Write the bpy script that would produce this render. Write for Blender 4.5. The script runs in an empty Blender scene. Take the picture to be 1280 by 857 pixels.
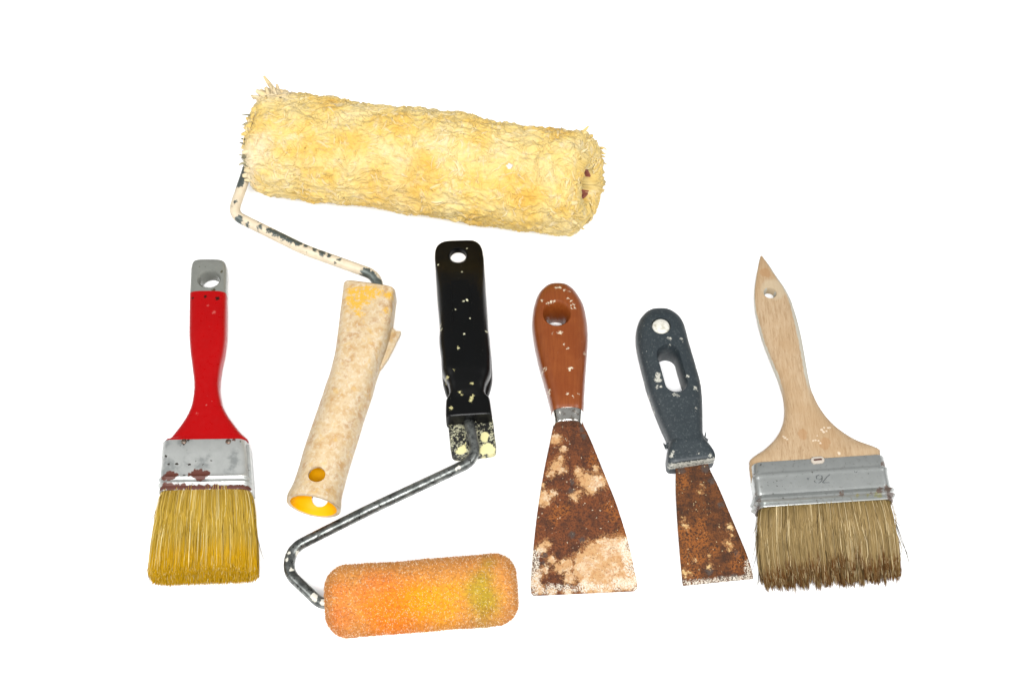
import bpy, math
import numpy as np
from mathutils import Vector

# ------------------------------------------------------------------ camera, light, exposure
sc = bpy.context.scene
COL = sc.collection
rng = np.random.default_rng(7)
MM = 0.001
LENS, SENSOR, W_PX, H_PX = 50.0, 36.0, 1280.0, 857.0
TILT = math.radians(30)                       # camera leans 30 degrees off straight down
DIST = 830.0                                  # mm from the camera to the middle of the table
CAM = np.array([0.0, -DIST * math.sin(TILT), DIST * math.cos(TILT)])
cam_d = bpy.data.cameras.new('camera'); cam = bpy.data.objects.new('camera', cam_d); COL.objects.link(cam)
cam.location = CAM * MM; cam.rotation_euler = (TILT, 0, 0)
cam_d.lens = LENS; cam_d.sensor_width = SENSOR; cam_d.sensor_fit = 'HORIZONTAL'
cam_d.clip_start = 0.01; cam_d.clip_end = 50
sc.camera = cam

world = bpy.data.worlds.new('World'); sc.world = world; world.use_nodes = True
bg = world.node_tree.nodes['Background']
bg.inputs[0].default_value = (1.0, 1.0, 1.0, 1); bg.inputs[1].default_value = 0.38

def softbox(name, loc, target, sx, sy, watts, color=(1, 1, 1)):
    d = bpy.data.lights.new(name, 'AREA'); d.shape = 'RECTANGLE'; d.size = sx; d.size_y = sy
    d.energy = watts; d.color = color
    o = bpy.data.objects.new(name, d); COL.objects.link(o); o.location = loc
    o.rotation_euler = (Vector(target) - Vector(loc)).to_track_quat('-Z', 'Y').to_euler()
softbox('studio_softbox', (0.0, -0.60, 1.05), (0, 0.12, 0), 0.6, 0.28, 29.0)
softbox('studio_softbox', (-1.05, -0.25, 1.0), (0, 0.1, 0), 0.5, 0.7, 8.0)
softbox('studio_softbox', (1.05, -0.25, 1.0), (0, 0.1, 0), 0.5, 0.7, 8.0)
sc.view_settings.view_transform = 'Standard'; sc.view_settings.look = 'None'
sc.view_settings.gamma = 1; sc.view_settings.use_curve_mapping = False
sc.view_settings.exposure = -0.1
sc.render.engine = 'CYCLES'
sc.cycles.max_bounces = 6; sc.cycles.diffuse_bounces = 3; sc.cycles.glossy_bounces = 3
sc.cycles.caustics_reflective = False; sc.cycles.caustics_refractive = False

# ------------------------------------------------------------------ measuring and mesh helpers (all in mm)
RIGHT = np.array([1.0, 0, 0]); UP = np.array([0, math.cos(TILT), math.sin(TILT)])
FWD = np.array([0, math.sin(TILT), -math.cos(TILT)])

def P(px, py, z=0.0):
    """A place measured in the photograph, set down on the plane at height z above the table."""
    k = SENSOR / LENS / W_PX
    d = FWD + RIGHT * ((px - W_PX / 2) * k) - UP * ((py - H_PX / 2) * k)
    return CAM + d * ((z - CAM[2]) / d[2])

def crop(x0, y0, s):
    return lambda x, y: (x0 + x / s, y0 + y / s)

def pchip(t, Y, T):
    t = np.asarray(t, float); Y = np.asarray(Y, float); h = np.diff(t)[:, None]; d = np.diff(Y, axis=0) / h
    m = np.zeros_like(Y); m[0] = d[0]; m[-1] = d[-1]
    for i in range(1, len(t) - 1):
        ok = d[i - 1] * d[i] > 0
        w1 = 2 * h[i] + h[i - 1]; w2 = h[i] + 2 * h[i - 1]
        with np.errstate(all='ignore'):
            v = (w1 + w2) / (w1 / d[i - 1] + w2 / d[i])
        m[i] = np.where(ok, v, 0)
    k = np.clip(np.searchsorted(t, T, side='right') - 1, 0, len(t) - 2)
    hh = h[k]; s = ((T - t[k])[:, None]) / hh
    return ((1 + 2 * s) * (1 - s) ** 2 * Y[k] + s * (1 - s) ** 2 * hh * m[k] + s * s * (3 - 2 * s) * Y[k + 1] + s * s * (s - 1) * hh * m[k + 1])

def rings(st, N=70, M=48, smooth=True):
    """Stations (left px, right px, z centre, half thickness, exponent) -> N rings of M points."""
    rows = []
    for L, R, zc, h, e in st:
        a = P(*L, zc); b = P(*R, zc); c = (a + b) / 2; w = np.linalg.norm(b - a) / 2
        ang = math.atan2(b[1] - a[1], b[0] - a[0])
        rows.append([c[0], c[1], zc, w, h, e, ang])
    rows = np.array(rows)
    t = np.concatenate([[0], np.cumsum(np.maximum(np.linalg.norm(np.diff(rows[:, :3], axis=0), axis=1), 0.05))])
    if smooth:
        T = np.union1d(np.linspace(0, t[-1], N), t); R_ = pchip(t, rows, T)
    else:
        T = t; R_ = rows
    ph = np.linspace(0, 2 * np.pi, M, endpoint=False) + np.pi / M
    out = []
    for x, y, z, w, h, e, a in R_:
        cx = np.sign(np.cos(ph)) * np.abs(np.cos(ph)) ** (2 / e) * w
        cz = np.sign(np.sin(ph)) * np.abs(np.sin(ph)) ** (2 / e) * h
        out.append(np.stack([x + cx * math.cos(a), y + cx * math.sin(a), z + cz], 1))
    return np.array(out)

def skin(R, cap0=True, cap1=True):
    n, m = R.shape[:2]; V = R.reshape(-1, 3); F = []
    for i in range(n - 1):
        for j in range(m):
            k = (j + 1) % m
            F.append((i * m + j, (i + 1) * m + j, (i + 1) * m + k, i * m + k))
    if cap0: F.append(tuple(range(m)))
    if cap1: F.append(tuple((n - 1) * m + j for j in reversed(range(m))))
    return V, F

def join(*parts):
    V, F, o = [], [], 0
    for v, f in parts:
        V.append(np.asarray(v)); F += [tuple(i + o for i in q) for q in f]; o += len(v)
    return np.concatenate(V), F

def tube(path, r, sides=14, bend=9.0, caps=True):
    """A round rod along a polyline whose corners are bent to an arc."""
    p = [np.asarray(q, float) for q in path]; pts = [p[0]]
    for i in range(1, len(p) - 1):
        a, b, c = p[i - 1], p[i], p[i + 1]
        la, lc = np.linalg.norm(a - b), np.linalg.norm(c - b); k = min(bend, la * .48, lc * .48)
        s, e = b + (a - b) / la * k, b + (c - b) / lc * k
        for u in np.linspace(0, 1, 9): pts.append((1 - u) ** 2 * s + 2 * u * (1 - u) * b + u * u * e)
    pts.append(p[-1]); dense = [pts[0]]
    for a, b in zip(pts, pts[1:]):
        n = max(1, int(np.linalg.norm(b - a) / 4))
        for i in range(1, n + 1): dense.append(a + (b - a) * i / n)
    pts = np.array(dense); T = np.gradient(pts, axis=0); T /= np.linalg.norm(T, axis=1)[:, None]
    up = np.array([0, 0, 1.0]); R = []
    rr = np.full(len(pts), r) if np.isscalar(r) else np.interp(np.linspace(0, 1, len(pts)), np.linspace(0, 1, len(r)), r)
    for i in range(len(pts)):
        n = up - T[i] * np.dot(up, T[i])
        if np.linalg.norm(n) < 1e-3: n = np.array([0, 1.0, 0])
        n /= np.linalg.norm(n); up = n; b = np.cross(T[i], n)
        a = np.linspace(0, 2 * np.pi, sides, endpoint=False)
        R.append(pts[i] + rr[i] * (np.cos(a)[:, None] * n + np.sin(a)[:, None] * b))
    return skin(np.array(R), caps, caps)

def prism(poly, z0, z1):
    """A flat plate: an outline on the table, given thickness."""
    n = len(poly); lo = np.array([[q[0], q[1], z0] for q in poly]); hi = np.array([[q[0], q[1], z1] for q in poly])
    F = [tuple(range(n)), tuple(n + i for i in reversed(range(n)))]
    F += [(i, n + i, n + (i + 1) % n, (i + 1) % n) for i in range(n)]
    return np.concatenate([lo, hi]), F

def vertical_cut(cx, cy, prof, length=0.0, ang=0.0, n=28, sq=1.0):
    """A hole cutter: profile [(z, radius)], a capsule when length > 0."""
    R = []
    a = np.linspace(0, 2 * np.pi, n, endpoint=False)
    for z, r in prof:
        x = np.cos(a) * r * sq; y = np.sin(a) * r + np.where(np.sin(a) > 0, length / 2, -length / 2)
        R.append(np.stack([cx + x * math.cos(ang) - y * math.sin(ang), cy + x * math.sin(ang) + y * math.cos(ang), np.full(n, z)], 1))
    return skin(np.array(R))

def make_mesh(name, V, F, mat, parent=None, cuts=(), sharp=32, bevel=0.0, origin=None, mat2=None, split=0):
    o0 = np.array(parent.matrix_world.translation) / MM if parent else (np.zeros(3) if origin is None else origin)
    if parent and '_o' in parent: o0 = np.array(parent['_o'])
    me = bpy.data.meshes.new(name); me.from_pydata(((np.asarray(V) - o0) * MM).tolist(), [], F)
    if mat2: me.polygons.foreach_set('material_index', [1 if i >= split and i != len(F) - 2 else 0 for i in range(len(F))])
    me.update()
    import bmesh
    bm = bmesh.new(); bm.from_mesh(me); bmesh.ops.recalc_face_normals(bm, faces=bm.faces); bm.to_mesh(me); bm.free()
    me.materials.append(mat)
    if mat2: me.materials.append(mat2)
    o = bpy.data.objects.new(name, me); COL.objects.link(o)
    tmp = []
    for i, (cv, cf) in enumerate(cuts):
        cm = bpy.data.meshes.new('cutter'); cm.from_pydata(((np.asarray(cv) - o0) * MM).tolist(), [], cf); cm.update()
        bm = bmesh.new(); bm.from_mesh(cm); bmesh.ops.recalc_face_normals(bm, faces=bm.faces); bm.to_mesh(cm); bm.free()
        co = bpy.data.objects.new('cutter', cm); COL.objects.link(co); tmp.append(co)
        md = o.modifiers.new('cut', 'BOOLEAN'); md.operation = 'DIFFERENCE'; md.solver = 'EXACT'; md.object = co
    if bevel:
        b = o.modifiers.new('edge', 'BEVEL'); b.width = bevel * MM; b.segments = 2; b.limit_method = 'ANGLE'; b.angle_limit = math.radians(40)
    if o.modifiers:
        dg = bpy.context.evaluated_depsgraph_get(); new = bpy.data.meshes.new_from_object(o.evaluated_get(dg))
        o.modifiers.clear(); o.data = new; new.name = name
        for co in tmp: bpy.data.objects.remove(co)
    o.data.polygons.foreach_set('use_smooth', [True] * len(o.data.polygons))
    if sharp: o.data.set_sharp_from_angle(angle=math.radians(sharp))
    if not o.data.materials: o.data.materials.append(mat)
    if mat2 and len(o.data.materials) < 2: o.data.materials.append(mat2)
    if parent: o.parent = parent; o['_o'] = [float(v) for v in o0]
    return o

def raw_mesh(name, V, Q, mat, parent, attrs=None, smooth=True):
    """Fast path for hair and pile: V (n,3) mm, Q (m,4) quads."""
    o0 = np.array(parent['_o']); V = ((V - o0) * MM).astype(np.float32)
    me = bpy.data.meshes.new(name); me.vertices.add(len(V)); me.vertices.foreach_set('co', V.ravel())
    me.loops.add(Q.size); me.loops.foreach_set('vertex_index', Q.astype(np.int32).ravel())
    me.polygons.add(len(Q)); me.polygons.foreach_set('loop_start', np.arange(0, Q.size, 4, dtype=np.int32))
    me.polygons.foreach_set('use_smooth', np.full(len(Q), smooth))
    for k, a in (attrs or {}).items():
        at = me.attributes.new(k, 'FLOAT', 'POINT'); at.data.foreach_set('value', a.astype(np.float32))
    me.update(calc_edges=True); me.validate()
    o = bpy.data.objects.new(name, me); COL.objects.link(o); me.materials.append(mat); o.parent = parent
    o['_o'] = [float(v) for v in o0]
    return o

def strands(Pts, rad, sides=3, flat=1.0):
    """Pts (n,s,3), rad (n,s) -> vertices, quads, per-vertex strand number and position along the strand."""
    n, s = Pts.shape[:2]
    T = np.gradient(Pts, axis=1); T /= np.linalg.norm(T, axis=2, keepdims=True) + 1e-9
    ref = rng.normal(size=(n, 1, 3)); A = np.cross(T, np.broadcast_to(ref, T.shape)); A /= np.linalg.norm(A, axis=2, keepdims=True) + 1e-9
    B = np.cross(T, A); a = np.linspace(0, 2 * np.pi, sides, endpoint=False)
    V = Pts[:, :, None] + rad[:, :, None, None] * (np.cos(a)[:, None] * A[:, :, None] + flat * np.sin(a)[:, None] * B[:, :, None])
    idx = np.arange(n * s * sides).reshape(n, s, sides); nx = np.roll(idx, -1, axis=2)
    Q = np.stack([idx[:, :-1], idx[:, 1:], nx[:, 1:], nx[:, :-1]], -1).reshape(-1, 4)
    num = np.repeat(np.arange(n), s * sides); along = np.tile(np.repeat(np.linspace(0, 1, s), sides), n)
    return V.reshape(-1, 3), Q, num, along

# value noise ----------------------------------------------------------------
LAT = rng.random((64, 64, 64))
def vnoise(p):
    i = np.floor(p).astype(int); f = p - i; f = f * f * (3 - 2 * f); i &= 63; j = (i + 1) & 63
    g = lambda a, b, c: LAT[a, b, c]
    x0, y0, z0 = i.T; x1, y1, z1 = j.T; fx, fy, fz = f.T
    c = (g(x0, y0, z0) * (1 - fx) + g(x1, y0, z0) * fx) * (1 - fy) + (g(x0, y1, z0) * (1 - fx) + g(x1, y1, z0) * fx) * fy
    d = (g(x0, y0, z1) * (1 - fx) + g(x1, y0, z1) * fx) * (1 - fy) + (g(x0, y1, z1) * (1 - fx) + g(x1, y1, z1) * fx) * fy
    return c * (1 - fz) + d * fz
def fbm(p, o=4):
    s, a, t = 0, 1.0, 0
    for k in range(o): s = s + a * vnoise(p * 2 ** k + 17.3 * k); t += a; a *= .5
    return s / t

# ------------------------------------------------------------------ material helpers
PAPER = 2.15
def rgb(r, g, b, k=1.0):
    """Base colour from the colour seen under this light (the table is lit to 2.15 times white)."""
    f = lambda c: (c / 255 / 12.92 if c / 255 <= .04045 else ((c / 255 + .055) / 1.055) ** 2.4)
    return tuple(min(f(c) / PAPER * k, .85) for c in (r, g, b)) + (1,)

class Mat:
    def __init__(s, name, rough=.5, metal=0.0, spec=.5):
        s.m = bpy.data.materials.new(name); s.m.use_nodes = True; s.t = s.m.node_tree; s.b = s.t.nodes['Principled BSDF']
        s.b.inputs['Roughness'].default_value = rough; s.b.inputs['Metallic'].default_value = metal
        s.b.inputs['Specular IOR Level'].default_value = spec
        tc = s.t.nodes.new('ShaderNodeTexCoord'); v = s.t.nodes.new('ShaderNodeVectorMath'); v.operation = 'SCALE'
        s.t.links.new(tc.outputs['Object'], v.inputs[0]); v.inputs['Scale'].default_value = 1000
        s.co = v.outputs[0]
    def n(s, kind, **kw):
        o = s.t.nodes.new('ShaderNode' + kind)
        for k, v in kw.items(): setattr(o, k, v)
        return o
    def put(s, sock, v):
        if hasattr(v, 'is_output') or hasattr(v, 'links'): s.t.links.new(v, sock)
        else: sock.default_value = v
    def noise(s, scale, detail=4, rough=.6, dist=0.0, vec=None, color=False, offset=None):
        o = s.n('TexNoise'); o.inputs['Scale'].default_value = scale; o.inputs['Detail'].default_value = detail
        o.inputs['Roughness'].default_value = rough; o.inputs['Distortion'].default_value = dist
        v = vec or s.co
        if offset: v = s.vec('ADD', v, offset)
        s.t.links.new(v, o.inputs['Vector'])
        return o.outputs['Color' if color else 'Fac']
    def vec(s, op, a, b):
        o = s.n('VectorMath', operation=op); s.put(o.inputs[0], a)
        s.put(o.inputs['Scale'] if op == 'SCALE' else o.inputs[1], b)
        return o.outputs['Value'] if op == 'DISTANCE' else o.outputs[0]
    def math(s, op, a, b=0.0, clamp=False):
        o = s.n('Math', operation=op, use_clamp=clamp); s.put(o.inputs[0], a); s.put(o.inputs[1], b); return o.outputs[0]
    def step(s, v, lo, hi):
        o = s.n('MapRange', interpolation_type='SMOOTHSTEP'); s.put(o.inputs[0], v); s.put(o.inputs[1], lo); s.put(o.inputs[2], hi)
        return o.outputs[0]
    def mix(s, f, a, b):
        o = s.n('Mix', data_type='RGBA'); s.put(o.inputs[0], f); s.put(o.inputs[6], a); s.put(o.inputs[7], b); return o.outputs[2]
    def ramp(s, f, stops):
        o = s.n('ValToRGB'); e = o.color_ramp.elements
        e[0].position, e[0].color = stops[0]; e[1].position, e[1].color = stops[-1]
        for p_, c in stops[1:-1]: k = e.new(p_); k.color = c
        s.t.links.new(f, o.inputs[0]); return o.outputs[0]
    def attr(s, name):
        o = s.n('Attribute', attribute_name=name); return o.outputs['Fac']
    def specks(s, scale, size, keep, dist=1.1, offset=(0, 0, 0)):
        """Scattered flecks: cell size 1/scale mm, fleck radius up to size (in cells), kept with chance keep."""
        nz = s.vec('SCALE', s.vec('SUBTRACT', s.noise(scale * 2.6, 5, .7, color=True), (.5, .5, .5)), dist / scale)
        v = s.vec('ADD', s.vec('ADD', s.co, nz), offset)
        o = s.n('TexVoronoi'); o.inputs['Scale'].default_value = scale; s.t.links.new(v, o.inputs['Vector'])
        sp = s.n('SeparateColor'); s.t.links.new(o.outputs['Color'], sp.inputs[0])
        rad = s.math('MULTIPLY', s.math('MULTIPLY', sp.outputs[1], sp.outputs[1]), size)
        ok = s.math('LESS_THAN', sp.outputs[0], keep)
        d = s.math('SUBTRACT', rad, o.outputs['Distance'])
        return s.math('MULTIPLY', s.step(d, 0.0, .04), ok)
    def blobs(s, lst, amp=2.5, scale=.5, soft=.6, flat=True, detail=4, rag=1.0):
        """Stains of given place and radius (mm, in the object's own frame), ragged by noise."""
        nz = s.vec('SCALE', s.vec('SUBTRACT', s.noise(scale, detail, .65, color=True), (.5, .5, .5)), amp * 2)
        v = s.vec('ADD', s.co, nz)
        if flat: v = s.vec('MULTIPLY', v, (1, 1, 0))
        best = None
        for c, r in lst:
            c = (c[0], c[1], 0 if flat else c[2])
            d = s.math('SUBTRACT', r, s.vec('DISTANCE', v, c))
            best = d if best is None else s.math('MAXIMUM', best, d)
        rg = s.math('MULTIPLY', s.math('SUBTRACT', s.noise(scale * 1.7, 7, .68, offset=(13, 5, 29)), .5), amp * rag * 2)
        best = s.math('ADD', best, rg)
        return s.step(best, -soft, soft)
    def bump(s, h, strength=.3, dist=.3):
        o = s.n('Bump'); o.inputs['Strength'].default_value = strength; o.inputs['Distance'].default_value = dist * MM
        s.t.links.new(h, o.inputs['Height']); s.t.links.new(o.outputs[0], s.b.inputs['Normal'])
    def fuzz(s, w, tint=(1, 1, 1, 1), r=.5):
        s.b.inputs['Sheen Weight'].default_value = w; s.b.inputs['Sheen Roughness'].default_value = r; s.b.inputs['Sheen Tint'].default_value = tint
        return s
    def done(s, color, rough=None, metal=None):
        s.put(s.b.inputs['Base Color'], color)
        if rough is not None: s.put(s.b.inputs['Roughness'], rough)
        if metal is not None: s.put(s.b.inputs['Metallic'], metal)
        return s.m

def thing(name, label, cat, base):
    o = bpy.data.objects.new(name, None); COL.objects.link(o); o.empty_display_size = .02
    o.location = np.array(base) * MM; o['label'] = label; o['category'] = cat; o['_o'] = [float(v) for v in base]
    bpy.context.view_layer.update()
    return o

def rel(root, q): return tuple(np.asarray(q) - np.array(root['_o']))

CREAM = rgb(250, 238, 205)

# ------------------------------------------------------------------ the setting: a white table
m = Mat('white_table_paper', .95, 0, .1)
m.bump(m.noise(.6, 5), .04, .2)
tm = m.done((.86, .86, .86, 1))
tb = make_mesh('table_surface', *prism([(-3000, -3000), (3000, -3000), (3000, 3000), (-3000, 3000)], -20, 0), tm)
tb['kind'] = 'structure'

# ------------------------------------------------------------------ 1. red handled brush
c3, c4 = crop(160, 310, 3.726), crop(160, 530, 3.895)
base = P(258, 560); base[2] = 0
red = thing('paint_brush', 'small paint brush with a red handle, grey dipped end and golden yellow bristles', 'paint brush', base)
def red_st():
    def s(y, a, b, zc, h, e=3.6, f=c3): return (f(a, y), f(b, y), zc, h, e)
    return [s(63, 318, 436, 9.5, 2.6), s(68, 309, 447, 9.5, 3.6), s(80, 301, 457, 9.5, 4.4), s(110, 296, 463, 9.4, 4.9), s(222, 291, 462, 9.2, 5.4),
            s(400, 289, 461, 8.8, 6.6), s(490, 294, 452, 8.4, 6.4), s(560, 303, 437, 8.2, 6.2), s(650, 312, 428, 8, 6),
            s(728, 303, 440, 8, 5.9), s(782, 283, 464, 8, 5.9), s(824, 257, 493, 8, 5.9), s(874, 218, 533, 8, 6), s(898, 198, 560, 8, 6.1),
            s(88, 189, 575, 8, 6.2, 4.5, c4), s(98, 186, 578, 8, 6.2, 5, c4), s(120, 188, 576, 8, 6.2, 6, c4), s(190, 188, 576, 8, 6.2, 6, c4)]
R = rings(red_st(), 90); ycut = P(260, 369.6, 9.2)[1]
k = int(np.argmin(np.abs(R[:, :, 1].mean(1) - ycut)))
m = Mat('red_lacquer', .35, 0, .22)
col = m.mix(m.noise(.12, 5, .6), rgb(198, 0, 4), rgb(184, 0, 4))
col = m.mix(m.math('MULTIPLY', m.specks(.3, .14, .22), .6), col, rgb(235, 150, 140))
dk = m.blobs([(rel(red, P(*c3(415, 232), 15)), 1.3), (rel(red, P(*c3(360, 224), 15)), .9), (rel(red, P(*c3(300, 228), 15)), .7)], 1.2, 1.2, .3)
col = m.mix(dk, col, rgb(60, 20, 12))
wh = m.blobs([(rel(red, P(*c3(400, 300), 15)), .9), (rel(red, P(*c3(372, 268), 15)), .5), (rel(red, P(*c3(318, 765), 15)), .5)], 1.6, 1.1, .5)
col = m.mix(m.math('MULTIPLY', wh, .45), col, rgb(235, 140, 130))
m.bump(m.noise(.5, 3), .05, .2)
make_mesh('handle', *skin(R[k:]), m.done(col, m.ramp(m.noise(.4, 4), [(.3, (.25,) * 3 + (1,)), (.7, (.42,) * 3 + (1,))])), red)
m = Mat('grey_dip_paint', .25, .25, .5)
col = m.mix(m.noise(.25, 5), rgb(172, 174, 166), rgb(148, 150, 142))
sp = m.blobs([(rel(red, P(*c3(398, 195), 15)), 1.2), (rel(red, P(*c3(410, 208), 15)), .9), (rel(red, P(*c3(434, 104), 15)), .8), (rel(red, P(*c3(372, 205), 15)), .6), (rel(red, P(*c3(340, 150), 15)), .5)], 1.4, 1.0, .3)
col = m.mix(sp, col, rgb(92, 84, 60)); col = m.mix(m.specks(.5, .25, .3), col, rgb(120, 118, 104))
hc = P(*c3(378, 142), 14.3)
cut = vertical_cut(hc[0], hc[1], [(-2, 5.2), (11.8, 5.3), (13.4, 5.8), (14.5, 6.7), (17, 10)], n=36, sq=1.08)
Rt = R[:k + 1].copy()
make_mesh('handle_tip', *skin(Rt), m.done(col), red, cuts=[cut])

def ferrule_rings(Lt, Rt_, Lb, Rb, zc, h, w_prof, mouth, e=7, M=72):
    """Sheet-metal sleeve from the top edge to the mouth; w_prof = [(t, swell mm)]; turns back inside at the mouth."""
    Lt, Rt_, Lb, Rb = map(np.array, (Lt, Rt_, Lb, Rb)); out = []
    ph = np.linspace(0, 2 * np.pi, M, endpoint=False) + np.pi / M
    def ring(t, sw, hh=h):
        a = P(*(Lt + (Lb - Lt) * t), zc); b = P(*(Rt_ + (Rb - Rt_) * t), zc); c = (a + b) / 2
        w = np.linalg.norm(b - a) / 2 + sw; ang = math.atan2(b[1] - a[1], b[0] - a[0]); q = h + sw
        # rounded rectangle: straight faces, corner radius rc
        rc = min(5.0, q * .75); pts = []
        seg = M // 4
        for sx, sz, a0 in ((1, 1, 0), (-1, 1, 90), (-1, -1, 180), (1, -1, 270)):
            for i in range(seg):
                a_ = math.radians(a0 + 90 * i / (seg - 1))
                pts.append((sx * (w - rc) + rc * math.cos(a_), sz * (q - rc) + rc * math.sin(a_)))
        pts = np.array(pts)
        return np.stack([c[0] + pts[:, 0] * math.cos(ang), c[1] + pts[:, 0] * math.sin(ang), zc + pts[:, 1]], 1)
    for t, sw in w_prof: out.append(ring(t, sw))
    for t, sw in ((1.0, -.5), (.97, -.7), (.8, -.8)): out.append(ring(t, sw))
    return np.array(out)

def bead(c, w, a, n=7):
    return [(c + w * (i / (n - 1) * 2 - 1), a * .5 * (1 + math.cos(math.pi * (i / (n - 1) * 2 - 1)))) for i in range(n)]
prof = [(0, -.2), (.01, 0), (.3, 0.05), (.66, 0)] + bead(.745, .045, .75) + bead(.86, .05, .85) + [(.93, .05), (.985, .25), (1, .1)]
Rf = ferrule_rings((204.8, 556.5), (310.4, 555), (200.6, 619.5), (315, 617.5), 8, 7.4, prof, 0)
m = Mat('galvanised_steel', .36, .5, .5)
col = m.mix(m.noise(.18, 6, .65), rgb(240, 242, 238, 1.08), rgb(204, 208, 204))
col = m.mix(m.math('MULTIPLY', m.step(m.noise(.09, 4), .5, .66), .5), col, rgb(140, 146, 146))
spk = m.specks(.42, .42, .5); col = m.mix(spk, col, rgb(70, 62, 54))
paint = [((205, 250), 3.2), ((180, 255), 2.2), ((228, 246), 1.8), ((330, 240), 2.9), ((352, 250), 3.4), ((380, 240), 2.2), ((352, 230), 1.8), ((300, 245), 1.3), ((355, 268), 1.4), ((180, 302), 2.2), ((205, 305), 2.4),
         ((240, 303), 1.7), ((270, 300), 1.8), ((300, 306), 1.1), ((345, 302), 1.6), ((380, 308), 1.0), ((420, 310), .8), ((460, 309), .8)] + [((165 + i * 13, 307 + 3 * math.sin(i * 2.1)), (1.9, 1.3, 1.7, 1.0, 1.5)[i % 5]) for i in range(33)] + [((500, 304), 1.6), ((530, 304), 1.4), ((560, 307), 1.2), ((575, 305), 1.4), ((430, 292), .6), ((515, 72), 1.0), ((490, 86), 1.0)]
pm = m.blobs([(rel(red, P(*c4(*q), 15.6)), r * .95) for q, r in paint], 1.2, .5, .3)
col = m.mix(pm, col, m.mix(m.noise(.6, 4), rgb(112, 50, 26), rgb(84, 34, 18)))
m.bump(m.noise(.35, 5), .12, .4)
steel_red = m.done(col, m.ramp(pm, [(0, (.36,) * 3 + (1,)), (1, (.6,) * 3 + (1,))]), m.math('MULTIPLY', m.math('SUBTRACT', 1.0, pm), .55))
fer = make_mesh('ferrule', *skin(Rf, True, True), steel_red, red, sharp=40)

def dome(c, r, h, n=16):
    """A nail head: a shallow round cap."""
    R_ = [[(c[0] + r * k_ * math.cos(a), c[1] + r * k_ * math.sin(a), c[2] + h * z) for a in np.linspace(0, 2 * np.pi, n, endpoint=False)]
          for k_, z in ((1, -.8), (1, 0), (.92, .45), (.7, .8), (.35, 1))]
    return skin(np.array(R_))
sm = [P(308.5, 558, 8), P(313.0, 559, 8), P(317.2, 617, 8), P(312.5, 619, 8)]
make_mesh('seam', *prism(sm, 1.6, 12.2), steel_red, fer, bevel=.4)
m = Mat('nail_steel', .4, .7, .5); col = m.mix(m.step(m.noise(.7, 3), .4, .6), rgb(150, 140, 128), rgb(96, 60, 42)); nail_m = m.done(col)
for q in ((272, 84), (488, 84)):
    make_mesh('nail', *dome(P(*c4(*q), 15.4), 1.6, .7), nail_m, fer)

def bristle_mat(name, root, mid, tip, dark, pale, t0=.55, t1=.95):
    m = Mat(name, .7, 0, .14); a = m.attr('along'); r_ = m.attr('tone')
    col = m.mix(m.step(a, .0, .3), root, mid); a2 = m.math('ADD', a, m.math('MULTIPLY', m.math('SUBTRACT', m.attr('rand'), .5), .16)); col = m.mix(m.step(a2, t0, t1), col, tip)
    col = m.mix(m.step(r_, .72, 1.0), col, pale); col = m.mix(m.math('MULTIPLY', m.step(r_, .28, .0), .9), col, dark)
    return m.done(col)

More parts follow.
